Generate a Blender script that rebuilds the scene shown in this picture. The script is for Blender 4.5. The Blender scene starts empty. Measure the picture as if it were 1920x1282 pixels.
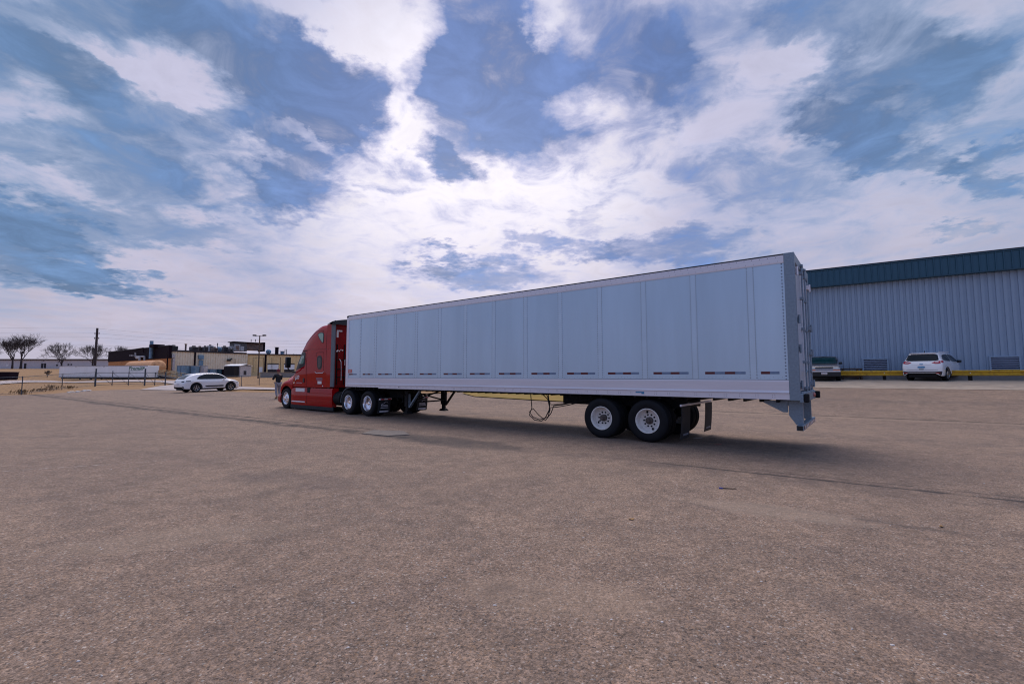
import bpy, bmesh, math, random
import numpy as np
from mathutils import Vector, Matrix
from mathutils.bvhtree import BVHTree
from mathutils.geometry import delaunay_2d_cdt
R = math.radians
random.seed(7)
scene = bpy.context.scene
COL = scene.collection

# ------------------------------------------------------------------ camera
CF, CP, CH = 855.4, .074, 1.60
cam = bpy.data.cameras.new('camera'); co = bpy.data.objects.new('camera', cam); COL.objects.link(co)
cam.sensor_width = 36; cam.lens = CF/1920*36; cam.clip_start = .05; cam.clip_end = 6000
co.location = (0, 0, CH); co.rotation_euler = (math.pi/2+CP, 0, 0)
scene.camera = co

def ray(x, y):
    a = (x-960)/CF; b = -(y-641)/CF; c, s = math.cos(CP), math.sin(CP)
    return Vector((a, c-b*s, s+b*c))
def at(x, y, Y):                     # world point seen at photo pixel x, y at distance Y
    r = ray(x, y); return r*(Y/r.y)+Vector((0, 0, CH))

# ------------------------------------------------------------------ terrain
N = Vector((.5646, .8254)); E_ = Vector((-.8254, .5646))        # across / along the warehouse wall
def lin(p, x):
    if x <= p[0][0]: return p[0][1]
    for (a, b), (c, d) in zip(p, p[1:]):
        if x <= c: return b+(d-b)*(x-a)/(c-a)
    return p[-1][1]
def zc(y, Z): return at(960, y, Z).z
PROF = [(0, [(741.5, 34.6), (720, 60), (712, 68), (691, 185)]),
        (130, [(737, 37), (724, 60), (716.5, 82), (711, 100), (691, 185)]),
        (260, [(731, 46), (722, 60), (714, 82), (709, 98), (695, 150), (691, 185)]),
        (400, [(733, 41), (727, 50), (721, 62), (715, 75), (704, 128), (700, 185)]),
        (520, [(744.5, 29), (734, 38), (728, 48), (724, 56), (704, 130), (700, 185)])]
PR = []
for x, l in PROF:
    q = [(12, 0), (24, .02)] + [(Z, zc(y, Z)) for y, Z in l]
    q += [(400, q[-1][1]+1.5), (3000, q[-1][1]+3)]
    PR.append(((x-960)/CF, q))
GD = [(0, 0), (19.5, 0), (21.4, .06), (24, .26), (31, .93), (34.6, 1.26), (37, 1.36), (3000, 1.36)]
def sm(a, b, x):
    t = min(1, max(0, (x-a)/(b-a))); return t*t*(3-2*t)
def H(x, y):
    d = N.x*x+N.y*y
    gd = lin(GD, d)
    if y < 1: t = 9 if x > -.3 else -9
    else: t = x/y
    if t >= -.25: return gd if (y > 1 or x > 0) else 0
    if y < 12: return 0.0
    if t <= PR[0][0]: L = lin(PR[0][1], y)
    elif t >= PR[-1][0]: L = lin(PR[-1][1], y)
    else:
        for (ta, pa), (tb, pb) in zip(PR, PR[1:]):
            if t <= tb:
                k = (t-ta)/(tb-ta); L = lin(pa, y)*(1-k)+lin(pb, y)*k; break
    if t > -.5:
        k = sm(-.5, -.25, t); L = L*(1-k)+gd*k
    return L
def gp(px, py):                      # where the sight line through a pixel meets the terrain
    r = ray(px, py); k = 2.0
    o = Vector((0, 0, CH)); p = o
    while k < 600:
        q = o+r*k
        if q.z < H(q.x, q.y): break
        p = q; k *= 1.01
    return Vector((q.x, q.y, H(q.x, q.y)))

# ------------------------------------------------------------------ materials
def nt(m): return m.node_tree.nodes, m.node_tree.links
def mat(name, col, rough=.6, metal=0, var=.12, scale=3, bump=0, bscale=40, coat=0, spec=.5, dirt=None, stretch=None):
    m = bpy.data.materials.new(name); m.use_nodes = True
    n, l = nt(m); b = n['Principled BSDF']
    b.inputs['Roughness'].default_value = rough; b.inputs['Metallic'].default_value = metal
    b.inputs['Coat Weight'].default_value = coat; b.inputs['Coat Roughness'].default_value = .04
    b.inputs['Specular IOR Level'].default_value = spec
    tc = n.new('ShaderNodeTexCoord'); mp = n.new('ShaderNodeMapping'); l.new(tc.outputs['Object'], mp.inputs[0])
    if stretch: mp.inputs['Scale'].default_value = stretch
    no = n.new('ShaderNodeTexNoise'); no.inputs['Scale'].default_value = scale; no.inputs['Detail'].default_value = 6
    no.inputs['Roughness'].default_value = .65
    l.new(mp.outputs[0], no.inputs[0])
    mr = n.new('ShaderNodeMapRange'); mr.inputs[1].default_value = .3; mr.inputs[2].default_value = .7
    mr.inputs[3].default_value = 1-var; mr.inputs[4].default_value = 1+var
    l.new(no.outputs[0], mr.inputs[0])
    mx = n.new('ShaderNodeVectorMath'); mx.operation = 'SCALE'; mx.inputs[0].default_value = col[:3]
    l.new(mr.outputs[0], mx.inputs['Scale'])
    out = mx.outputs[0]
    if dirt:
        n2 = n.new('ShaderNodeTexNoise'); n2.inputs['Scale'].default_value = scale*2.7; n2.inputs['Detail'].default_value = 8
        l.new(mp.outputs[0], n2.inputs[0])
        r2 = n.new('ShaderNodeMapRange'); r2.inputs[1].default_value = .52; r2.inputs[2].default_value = .72
        l.new(n2.outputs[0], r2.inputs[0])
        m2 = n.new('ShaderNodeMix'); m2.data_type = 'RGBA'; l.new(r2.outputs[0], m2.inputs[0])
        l.new(out, m2.inputs[6]); m2.inputs[7].default_value = (*dirt, 1); out = m2.outputs[2]
    l.new(out, b.inputs['Base Color'])
    if bump:
        nb = n.new('ShaderNodeTexNoise'); nb.inputs['Scale'].default_value = bscale; nb.inputs['Detail'].default_value = 4
        l.new(tc.outputs['Object'], nb.inputs[0])
        bp = n.new('ShaderNodeBump'); bp.inputs['Strength'].default_value = bump; bp.inputs['Distance'].default_value = .02
        l.new(nb.outputs[0], bp.inputs['Height']); l.new(bp.outputs[0], b.inputs['Normal'])
    return m

M = {}
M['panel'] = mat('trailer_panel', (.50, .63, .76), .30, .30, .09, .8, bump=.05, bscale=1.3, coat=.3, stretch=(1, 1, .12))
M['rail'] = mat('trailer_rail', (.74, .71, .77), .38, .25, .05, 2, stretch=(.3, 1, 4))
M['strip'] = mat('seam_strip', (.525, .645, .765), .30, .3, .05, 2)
M['rivet'] = mat('rivet_metal', (.16, .18, .23), .4, .6)
M['galv'] = mat('galvanised_steel', (.22, .28, .35), .45, .4, .18, 26, .05, 30, dirt=(.17, .22, .28))
M['door'] = mat('trailer_door_paint', (.62, .64, .72), .3, 0, .05, 1.5, coat=.3)
M['black'] = mat('black_steel', (.012, .012, .016), .5, 0, .3, 8, .1)
M['under'] = mat('chassis_black', (.009, .009, .011), .7, 0, .4, 5, .2, 20, spec=.2, dirt=(.03, .025, .022))
M['rubber'] = mat('tyre_rubber', (.007, .0075, .011), .7, 0, .25, 6, .15, 60, spec=.25)
M['flap'] = mat('mudflap_rubber', (.020, .023, .029), .65, 0, .3, 6, spec=.3)
M['wrim'] = mat('white_rim_paint', (.80, .76, .74), .4, 0, .08, 7, dirt=(.6, .56, .53))
M['chrome'] = mat('polished_aluminium', (.85, .83, .86), .13, 1, .08, 12)
M['hubdark'] = mat('greasy_hub', (.10, .08, .075), .5, .5, .4, 30, .3)
M['red'] = mat('red_truck_paint', (.37, .0006, .005), .5, 0, .06, 1.5, coat=.6, spec=0)
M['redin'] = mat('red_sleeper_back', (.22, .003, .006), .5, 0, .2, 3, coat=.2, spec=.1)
M['grey'] = mat('grey_plastic', (.10, .12, .15), .5, 0, .2, 4)
M['glass'] = mat('dark_glass', (.008, .011, .014), .04, 0, .1, 1, spec=.35)
M['cabglass'] = mat('cab_glass_painted_view', (.24, .36, .28), .04, 0, .2, 1, spec=.5)  # pale green paints in the bright view through the cab
M['tealglass'] = mat('tinted_windscreen', (.008, .042, .046), .05, 0, .2, 2)
M['white'] = mat('white_decal', (.75, .73, .74), .5, 0, .03)
M['carwhite'] = mat('white_car_paint', (.86, .85, .88), .25, 0, .02, 2, coat=1)
M['carsilver'] = mat('silver_car_paint', (.17, .155, .165), .32, .2, .04, 2, coat=.8)
M['taillight'] = mat('red_lamp_lens', (.42, .015, .03), .12, 0, .3, 20, coat=1)
M['amber'] = mat('amber_lamp_lens', (.55, .13, .02), .15, 0, .2, 20, coat=1)
M['clearlamp'] = mat('headlight_lens', (.5, .5, .47), .12, .2, .2, 25, coat=1)
M['alloy'] = mat('alloy_wheel', (.5, .5, .52), .25, .8, .1, 9)
M['darkalloy'] = mat('dark_alloy_wheel', (.12, .12, .14), .3, .8, .1, 9)
M['tapered'] = mat('tape_red', (.10, .006, .012), .3, 0, .3, 14)
M['tapewhite'] = mat('tape_silver', (.16, .23, .36), .3, .2, .2, 14)
M['tapebright'] = mat('tape_bright', (.62, .60, .66), .3, 0, .2, 14)
M['bluedecal'] = mat('blue_decal', (.03, .22, .45), .4)
M['green'] = mat('green_lettering', (.0, .13, .07), .5)
M['conc'] = mat('concrete', (.32, .26, .21), .9, 0, .22, 1.2, .3, 25, dirt=(.25, .22, .2))
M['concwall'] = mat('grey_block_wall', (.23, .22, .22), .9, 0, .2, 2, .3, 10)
M['bluewall'] = mat('blue_wall_sheet', (.265, .355, .48), .42, 0, .04, .5, stretch=(.4, 1, .4))
M['teal'] = mat('teal_fascia_sheet', (.022, .088, .145), .5, .1, .08, .6, stretch=(1, 1, .2))
M['tealtrim'] = mat('teal_trim', (.012, .06, .10), .45)
M['yellow'] = mat('yellow_guardrail', (.62, .36, .02), .5, 0, .12, 3, dirt=(.35, .19, .03))
M['louvre'] = mat('louvre_metal', (.30, .34, .45), .5, .2, .1, 3)
M['dark'] = mat('dark_void', (.01, .01, .013), .9)
M['cream'] = mat('cream_sheet_wall', (.82, .71, .54), .6, 0, .08, .4, dirt=(.7, .57, .40))
M['tan'] = mat('tan_wall', (.85, .62, .32), .65, 0, .08, .4, dirt=(.7, .5, .26))
M['plum'] = mat('dark_plum_wall', (.014, .007, .013), .8, 0, .15, .5, spec=.1)
M['orange'] = mat('orange_brick_wall', (.55, .22, .07), .8, 0, .2, .6, dirt=(.35, .14, .05))
M['tank'] = mat('tan_tank', (.66, .34, .16), .6, 0, .12, .6, dirt=(.42, .2, .1))
M['farwhite'] = mat('pale_far_wall', (.62, .58, .62), .8, 0, .06, .3)
M['roofdark'] = mat('dark_roof', (.03, .026, .034), .8)
M['acgrey'] = mat('weathered_unit', (.09, .08, .085), .7, 0, .4, 2, dirt=(.2, .15, .12))
M['acrust'] = mat('rusty_unit', (.17, .10, .08), .7, 0, .5, 1.2, dirt=(.3, .27, .25))
M['acwhite'] = mat('pale_unit', (.5, .48, .5), .6, 0, .2, 2, dirt=(.25, .2, .18))
M['bluebox'] = mat('blue_steel', (.16, .27, .38), .6, 0, .25, 1, dirt=(.1, .17, .25))
M['wood'] = mat('weathered_wood', (.10, .065, .05), .9, 0, .4, 4)
M['bark'] = mat('bare_bark', (.045, .034, .038), .9, 0, .3, 4)
M['fence'] = mat('fence_steel', (.06, .075, .10), .5, .5, .2, 5)
M['railyel'] = mat('yellow_railing', (.42, .32, .18), .7)
M['trailerwhite'] = mat('far_trailer_white', (.88, .88, .90), .5, 0, .05, .5, stretch=(3, 1, .2))
M['stone'] = mat('pale_rubble', (.55, .51, .5), .9, 0, .2, 3)
M['weed'] = mat('dry_weed', (.16, .09, .03), .95, 0, .4, 4)
M['skin'] = mat('skin', (.32, .17, .12), .55)
M['jacket'] = mat('black_jacket', (.012, .013, .018), .85, 0, .3, 12)
M['trouser'] = mat('grey_trousers', (.30, .28, .31), .9, 0, .2, 12)
M['boot'] = mat('tan_boots', (.30, .17, .07), .8)
M['cap'] = mat('dark_red_cap', (.16, .012, .03), .8)
M['leaf'] = mat('fallen_leaf', (.30, .17, .07), .8, 0, .3, 30)
M['bluepen'] = mat('blue_plastic', (.03, .05, .35), .4)
M['redscrap'] = mat('red_scrap', (.45, .03, .04), .6)

# ------------------------------------------------------------------ mesh tools
class MB:
    def __init__(s, off=(0, 0, 0)): s.v = []; s.f = []; s.mi = []; s.o = off
    def add(s, vs, fs, m=0):
        b = len(s.v); s.v += [tuple(v) for v in vs]; s.f += [tuple(b+i for i in f) for f in fs]; s.mi += [m]*len(fs); return s
    def box(s, x0, x1, y0, y1, z0, z1, m=0):
        v = [(x, y, z) for x in (x0, x1) for y in (y0, y1) for z in (z0, z1)]
        return s.add(v, [(0, 1, 3, 2), (4, 6, 7, 5), (0, 4, 5, 1), (2, 3, 7, 6), (0, 2, 6, 4), (1, 5, 7, 3)], m)
    def cbox(s, x0, x1, y0, y1, z0, z1, c=.02, m=0):      # box with chamfered edges
        c = min(c, abs(x1-x0)*.45, abs(y1-y0)*.45, abs(z1-z0)*.45)
        bm = bmesh.new(); bmesh.ops.create_cube(bm, size=1)
        for v in bm.verts: v.co = Vector(((x0+x1)/2+v.co.x*(x1-x0), (y0+y1)/2+v.co.y*(y1-y0), (z0+z1)/2+v.co.z*(z1-z0)))
        bmesh.ops.bevel(bm, geom=bm.edges[:], offset=c, segments=2, affect='EDGES', profile=.5)
        bm.verts.index_update()
        s.add([v.co for v in bm.verts], [[v.index for v in f.verts] for f in bm.faces], m); bm.free(); return s
    def tube(s, pts, r, n=8, m=0, cap=True):
        pts = [Vector(p) for p in pts]; rr = r if isinstance(r, (list, tuple)) else [r]*len(pts)
        up = None; rings = []
        for i, p in enumerate(pts):
            d = (pts[min(i+1, len(pts)-1)]-pts[max(i-1, 0)])
            if d.length < 1e-9: d = Vector((0, 0, 1))
            d.normalize()
            if up is None:
                up = Vector((0, 0, 1)) if abs(d.z) < .9 else Vector((1, 0, 0))
            a = d.cross(up)
            if a.length < 1e-4: a = d.orthogonal()
            a.normalize(); b = a.cross(d).normalized(); up = b
            rings.append([p+(a*math.cos(2*math.pi*k/n)+b*math.sin(2*math.pi*k/n))*rr[i] for k in range(n)])
        vs = [q for g in rings for q in g]; fs = []
        for i in range(len(pts)-1):
            for k in range(n): fs.append((i*n+k, i*n+(k+1) % n, (i+1)*n+(k+1) % n, (i+1)*n+k))
        if cap: fs += [tuple(range(n))[::-1], tuple((len(pts)-1)*n+k for k in range(n))]
        return s.add(vs, fs, m)
    def beam(s, a, b, w, h=None, m=0):                     # square bar between two points
        a, b = Vector(a), Vector(b); h = h or w; d = (b-a).normalized()
        u = d.cross(Vector((0, 0, 1)))
        if u.length < .05: u = Vector((0, 1, 0))
        u.normalize(); v = u.cross(d).normalized()
        vs = [p+u*i*w/2+v*j*h/2 for p in (a, b) for i in (-1, 1) for j in (-1, 1)]
        return s.add(vs, [(0, 1, 3, 2), (4, 6, 7, 5), (0, 4, 5, 1), (2, 3, 7, 6), (0, 2, 6, 4), (1, 5, 7, 3)], m)
    def lathe(s, prof, n=40, c=(0, 0, 0), axis='y', m=0):  # prof: (r, along)
        vs = []; fs = []
        for k in range(n):
            a = 2*math.pi*k/n
            for r, t in prof:
                if axis == 'y': vs.append((c[0]+r*math.cos(a), c[1]+t, c[2]+r*math.sin(a)))
                elif axis == 'z': vs.append((c[0]+r*math.cos(a), c[1]+r*math.sin(a), c[2]+t))
                else: vs.append((c[0]+t, c[1]+r*math.cos(a), c[2]+r*math.sin(a)))
        q = len(prof)
        for k in range(n):
            for i in range(q-1): fs.append((k*q+i, k*q+i+1, ((k+1) % n)*q+i+1, ((k+1) % n)*q+i))
        return s.add(vs, fs, m)
    def prism(s, poly, a, b, axis='y', m=0):               # poly in the other two axes (x,z) (y,z) (x,y)
        def P(p, t): return (p[0], t, p[1]) if axis == 'y' else ((t, p[0], p[1]) if axis == 'x' else (p[0], p[1], t))
        n = len(poly); vs = [P(p, a) for p in poly]+[P(p, b) for p in poly]
        fs = [tuple(range(n)), tuple(range(2*n-1, n-1, -1))]+[(i, (i+1) % n+0, (i+1) % n+n, i+n) for i in range(n)]
        return s.add(vs, fs, m)
    def build(s, name, mats, parent=None, smooth=False, angle=40):
        me = bpy.data.meshes.new(name)
        o = s.o
        me.from_pydata([(v[0]-o[0], v[1]-o[1], v[2]-o[2]) for v in s.v], [], s.f)
        if not isinstance(mats, (list, tuple)): mats = [mats]
        for m in mats: me.materials.append(M[m] if isinstance(m, str) else m)
        me.polygons.foreach_set('material_index', s.mi)
        bm = bmesh.new(); bm.from_mesh(me); bmesh.ops.recalc_face_normals(bm, faces=bm.faces[:])
        if smooth:
            for f in bm.faces: f.smooth = True
            for e in bm.edges:
                if len(e.link_faces) == 2 and e.calc_face_angle(0) > R(angle): e.smooth = False
        bm.to_mesh(me); bm.free(); me.update()
        ob = bpy.data.objects.new(name, me); COL.objects.link(ob)
        if parent: ob.parent = parent
        return ob

def tag(o, label=None, cat=None, group=None, kind=None):
    if label: o['label'] = label
    if cat: o['category'] = cat
    if group: o['group'] = group
    if kind: o['kind'] = kind
    return o
def thing(name, label, cat, loc=(0, 0, 0), rz=0, group=None):
    o = bpy.data.objects.new(name, None); o.empty_display_size = .3; COL.objects.link(o)
    o.location = loc; o.rotation_euler = (0, 0, rz); return tag(o, label, cat, group)
CH_ = {}
def kids(o): return [c for c in bpy.data.objects if c.parent == o]
def dup(root, loc=None, rz=None, label=None, parent=None):
    c = root.copy(); COL.objects.link(c)
    if parent: c.parent = parent
    if loc is not None: c.location = loc
    if rz is not None: c.rotation_euler = (root.rotation_euler[0], root.rotation_euler[1], rz)
    if label: c['label'] = label
    for ch in kids(root): dup(ch, parent=c)
    return c
def resample(pts, n):                # Catmull-Rom through 2D points
    P = [np.array(p, float) for p in pts]; P = [2*P[0]-P[1]]+P+[2*P[-1]-P[-2]]
    out = []; seg = len(pts)-1
    for i in range(n):
        t = i/(n-1)*seg; k = min(int(t), seg-1); u = t-k
        a, b, c, d = P[k:k+4]
        out.append(.5*((2*b)+(-a+c)*u+(2*a-5*b+4*c-d)*u*u+(-a+3*b-3*c+d)*u**3))
    return np.array(out)
def interp_keys(xs, vals, x):        # monotone cubic
    xs = np.array(xs, float); vals = np.array(vals, float)
    h = np.diff(xs); dl = np.diff(vals, axis=0)/h.reshape(-1, *([1]*(vals.ndim-1)))
    m = np.zeros_like(vals); m[0] = dl[0]; m[-1] = dl[-1]
    a, b = dl[:-1], dl[1:]
    with np.errstate(all='ignore'): hm = np.where(a*b > 0, 2*a*b/(a+b+1e-12*np.sign(a+b)), 0)
    m[1:-1] = hm
    k = min(max(np.searchsorted(xs, x)-1, 0), len(xs)-2); t = (x-xs[k])/h[k]
    return ((2*t**3-3*t*t+1)*vals[k]+(t**3-2*t*t+t)*h[k]*m[k]+(-2*t**3+3*t*t)*vals[k+1]+(t**3-t*t)*h[k]*m[k+1])
def loft(keys, xs, nr=22, arches=(), off=(0, 0, 0), smoothring=True):
    """keys: [(x, [(y,z) bottom..top centre])]; arches: [(xc, zc, r, zfix)] -> MB"""
    kx = [k[0] for k in keys]; kv = np.array([resample(k[1], nr) if smoothring else np.array(k[1], float) for k in keys])
    n = kv.shape[1]; mb = MB(off); vs = []; fs = []
    for x in xs:
        h = interp_keys(kx, kv, x).copy()
        for xc, z_, r, zf in arches:
            if abs(x-xc) < r:
                zm = z_+math.sqrt(r*r-(x-xc)**2); z0 = h[0][1]
                if zm > z0:
                    for p in h:
                        if p[1] < zf: p[1] = zm+(p[1]-z0)/(zf-z0)*(zf-zm)
        ring = [(x, p[0], p[1]) for p in h]+[(x, -p[0], p[1]) for p in h[-2::-1]]
        vs += ring
    w = 2*n-1
    for i in range(len(xs)-1):
        for k in range(w-1): fs.append((i*w+k, i*w+k+1, (i+1)*w+k+1, (i+1)*w+k))
    fs.append(tuple(range(w))); fs.append(tuple((len(xs)-1)*w+k for k in range(w))[::-1])
    mb.add(vs, fs); return mb
def xr(a, b, step, extra=()):
    n = max(2, int((b-a)/step)); l = [a+(b-a)*i/n for i in range(n+1)]+list(extra)
    return sorted(set(round(v, 4) for v in l))
def bvh(mb): return BVHTree.FromPolygons([Vector(v) for v in mb.v], mb.f)
def rnd(poly, k=4, r=.3):            # round a polygon's corners
    out = []; n = len(poly)
    for i in range(n):
        a, b, c = Vector(poly[i-1]), Vector(poly[i]), Vector(poly[(i+1) % n])
        p, q = b+(a-b)*r, b+(c-b)*r
        for j in range(k+1):
            t = j/k; out.append(tuple(p*(1-t)**2+b*2*t*(1-t)+q*t*t))
    return out
def fill(poly, g=.1):
    xs = [p[0] for p in poly]; ys = [p[1] for p in poly]
    pts = [Vector(p) for p in poly]; n = len(pts)
    def inside(x, y):
        c = False; j = n-1
        for i in range(n):
            if (pts[i].y > y) != (pts[j].y > y) and x < (pts[j].x-pts[i].x)*(y-pts[i].y)/(pts[j].y-pts[i].y)+pts[i].x: c = not c
            j = i
        return c
    extra = []; x = min(xs)+g*.5; r = 0
    while x < max(xs):
        y = min(ys)+g*.5
        while y < max(ys):
            if inside(x, y): extra.append(Vector((x, y)))
            y += g
        x += g
    bl = []                                           # subdivide the boundary
    for i in range(n):
        a, b = pts[i], pts[(i+1) % n]; k = max(1, int((b-a).length/g))
        bl += [a+(b-a)*j/k for j in range(k)]
    m = len(bl)
    v, e, f, *_ = delaunay_2d_cdt(bl+extra, [(i, (i+1) % m) for i in range(m)], [], 1, 1e-5)
    return v, f
def decal(tree, poly, side, name, m, parent, off=.006, g=.08, o=(0, 0, 0), rim=.012):
    """a thin fitted panel on a curved body; side: left right rear front"""
    v, f = fill(poly, g); out = []; ok = []
    for p in v:
        if side in ('left', 'right'):
            s_ = 1 if side == 'left' else -1; org = Vector((p.x, 5*s_, p.y)); d = Vector((0, -s_, 0))
        else:
            s_ = -1 if side == 'rear' else 1; org = Vector((60*s_, p.x, p.y)); d = Vector((-s_, 0, 0))
        h = tree.ray_cast(org, d)
        ok.append(h[0] is not None)
        out.append(tuple(h[0]-d*off) if h[0] is not None else None)
    mb = MB(o); idx = {}; vs = []
    for i, q in enumerate(out):
        if q: idx[i] = len(vs); vs.append(q)
    fs = [tuple(idx[i] for i in t) for t in f if all(i in idx for i in t)]
    if not fs: return None
    mb.add(vs, fs); return mb.build(name, m, parent, smooth=True, angle=60)
def text(s, size, shear=0, ext=.003):
    c = bpy.data.curves.new('t', 'FONT'); c.body = s; c.size = size; c.shear = shear; c.extrude = ext; c.resolution_u = 2; c.offset = size*.02
    o = bpy.data.objects.new('t', c); COL.objects.link(o); bpy.context.view_layer.update()
    me = bpy.data.meshes.new_from_object(o.evaluated_get(bpy.context.evaluated_depsgraph_get()))
    v = [tuple(p.co) for p in me.vertices]; f = [tuple(p.vertices) for p in me.polygons]
    bpy.data.objects.remove(o); bpy.data.curves.remove(c); bpy.data.meshes.remove(me)
    return v, f
# ------------------------------------------------------------------ sky, sun
def build_world():
    w = bpy.data.worlds.new('World'); scene.world = w; w.use_nodes = True
    n, l = w.node_tree.nodes, w.node_tree.links; n.clear()
    out = n.new('ShaderNodeOutputWorld'); bg = n.new('ShaderNodeBackground'); l.new(bg.outputs[0], out.inputs[0])
    def math_(op, a, b=None, c=None, clamp=False):
        q = n.new('ShaderNodeMath'); q.operation = op; q.use_clamp = clamp
        for i, v in enumerate((a, b, c)):
            if v is None: continue
            if isinstance(v, (int, float)): q.inputs[i].default_value = v
            else: l.new(v, q.inputs[i])
        return q.outputs[0]
    def vm(op, a, b=None):
        q = n.new('ShaderNodeVectorMath'); q.operation = op
        for i, v in enumerate((a, b)):
            if v is None: continue
            if isinstance(v, (tuple, list, Vector)): q.inputs[i].default_value = v
            else: l.new(v, q.inputs[i])
        return q.outputs['Value'] if op in ('DOT_PRODUCT', 'LENGTH') else q.outputs[0]
    def mapr(v, a, b, c, d, t='SMOOTHSTEP'):
        q = n.new('ShaderNodeMapRange'); q.interpolation_type = t; l.new(v, q.inputs[0])
        for i, k in zip((1, 2, 3, 4), (a, b, c, d)):
            q.inputs[i].default_value = k
        return q.outputs[0]
    def mix(f, a, b):
        q = n.new('ShaderNodeMix'); q.data_type = 'RGBA'
        if isinstance(f, (int, float)): q.inputs[0].default_value = f
        else: l.new(f, q.inputs[0])
        for i, v in ((6, a), (7, b)):
            if isinstance(v, tuple): q.inputs[i].default_value = (*v, 1)
            else: l.new(v, q.inputs[i])
        return q.outputs[2]
    def noise(vec, sc, det, rough, dist=0, lac=2.0):
        q = n.new('ShaderNodeTexNoise'); q.inputs['Scale'].default_value = sc; q.inputs['Detail'].default_value = det
        q.inputs['Roughness'].default_value = rough; q.inputs['Distortion'].default_value = dist; q.inputs['Lacunarity'].default_value = lac
        l.new(vec, q.inputs['Vector']); return q
    tc = n.new('ShaderNodeTexCoord'); g = tc.outputs['Generated']
    sx = n.new('ShaderNodeSeparateXYZ'); l.new(g, sx.inputs[0]); X, Y, Z = sx.outputs
    az = math_('ARCTAN2', X, Y); el = math_('ARCSINE', Z)
    # cloud deck: the sight line meets a flat layer overhead
    zz = math_('ADD', math_('MAXIMUM', Z, 0.0), .14)
    cb = n.new('ShaderNodeCombineXYZ'); l.new(math_('DIVIDE', X, zz), cb.inputs[0]); l.new(math_('DIVIDE', Y, zz), cb.inputs[1]); deck = cb.outputs[0]
    wn = noise(deck, 1.1, 5, .55); wv = vm('SUBTRACT', wn.outputs['Color'], (.5, .5, .5)); 
    wn2 = noise(deck, 4.5, 6, .62); wv2 = vm('SUBTRACT', wn2.outputs['Color'], (.5, .5, .5))
    ab = n.new('ShaderNodeCombineXYZ'); l.new(az, ab.inputs[0]); l.new(el, ab.inputs[1]); ab.inputs[2].default_value = 1
    v = vm('ADD', ab.outputs[0], vm('MULTIPLY', wv, (.15, .09, 0))); v = vm('ADD', v, vm('MULTIPLY', wv2, (.20, .12, 0))); wn3 = noise(deck, 17, 4, .6); v = vm('ADD', v, vm('MULTIPLY', vm('SUBTRACT', wn3.outputs['Color'], (.5, .5, .5)), (.06, .04, 0)))
    def azel(px, py):
        r = ray(px, py).normalized(); return math.atan2(r.x, r.y), math.asin(r.z)
    # dark cloud patches: centre x, y, half length, half height, tilt (deg, + = down to the right), weight
    B = [(60, 90, 160, 80, 15, .6), (60, 170, 120, 55, 20, .4), (330, 50, 210, 60, 30, .55), (480, 120, 200, 75, 32, .95), (640, 190, 120, 90, 50, 1.0), (570, 200, 110, 60, 30, .6),
         (900, 60, 130, 110, 0, 1.0), (890, 190, 130, 85, -10, 1.0), (1010, 180, 80, 90, 0, .75), (1180, 110, 110, 105, 10, 1.0), (1290, 110, 70, 90, 30, .6),
         (1070, 275, 120, 45, 5, .6), (1560, 40, 190, 55, -8, .75), (1640, 190, 140, 90, -25, .95), (1560, 260, 90, 55, 0, .8), (1450, 210, 110, 60, 10, .45),
         (520, 305, 115, 42, 30, 1.1), (510, 365, 60, 30, 20, .8), (240, 320, 110, 55, 25, .8), (370, 350, 60, 26, 22, .5), (250, 210, 190, 50, 28, .6), (380, 225, 50, 28, 20, .7),
         (30, 275, 90, 30, 10, .65), (60, 465, 120, 55, 20, 1.0), (185, 520, 85, 22, 12, 1.0), (240, 430, 200, 30, 5, .7), (20, 400, 120, 40, 0, .25),
         (838, 300, 58, 24, 18, 1.05), (905, 322, 24, 12, 0, .5), (900, 510, 115, 26, 3, .85), (830, 490, 50, 14, -10, .4), (1005, 458, 50, 15, 8, .6), (1255, 462, 120, 27, -5, .8),
         (1110, 466, 45, 16, 0, .5), (1390, 335, 120, 34, 8, .5), (1720, 305, 90, 20, -6, .7), (1860, 292, 100, 20, -12, .75), (1900, 328, 60, 16, -10, .7), (1880, 120, 110, 150, 0, .32),
         (1790, 130, 80, 70, 0, .5), (1800, 415, 70, 14, -6, .5), (740, 345, 50, 12, 10, .35), (1105, 400, 40, 16, -40, .35), (1400, 30, 70, 40, 0, .3), (120, 30, 150, 50, 0, .4),
         (768, 110, 30, 130, 8, -.7), (745, 240, 55, 55, 0, -.7), (1045, 60, 40, 70, -30, -.55), (1010, 20, 30, 60, 0, -.5), (1080, 210, 60, 26, -10, -.5), (1370, 60, 110, 40, 20, -.45), (1345, 190, 70, 60, -40, -.35), (1420, 130, 60, 40, 0, .35), (600, 45, 110, 24, 25, -.7), (690, 60, 60, 50, 40, -.7), (320, 195, 130, 18, 28, -.6), (180, 110, 120, 16, 32, -.5), (430, 270, 70, 16, 25, -.6), (1480, 120, 90, 26, -25, -.6), (1820, 60, 60, 40, 20, -.3), (560, 260, 60, 14, 25, -.5)]
    acc = None
    for cx, cy, a, b, ang, wt in B:
        c0 = np.array(azel(cx, cy)); J = np.array([(np.array(azel(cx+4, cy))-c0)/4, (np.array(azel(cx, cy+4))-c0)/4]).T
        Ji = np.linalg.inv(J); t = R(ang)
        Q = np.array([[math.cos(t)/a, math.sin(t)/a], [-math.sin(t)/b, math.cos(t)/b]])/1.44 @ Ji
        k = -Q@c0
        u = vm('DOT_PRODUCT', v, (Q[0, 0], Q[0, 1], k[0])); s = vm('DOT_PRODUCT', v, (Q[1, 0], Q[1, 1], k[1]))
        r2 = math_('MULTIPLY_ADD', s, s, math_('MULTIPLY', u, u))
        f = mapr(r2, 0, 1.35, wt, 0)
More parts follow.
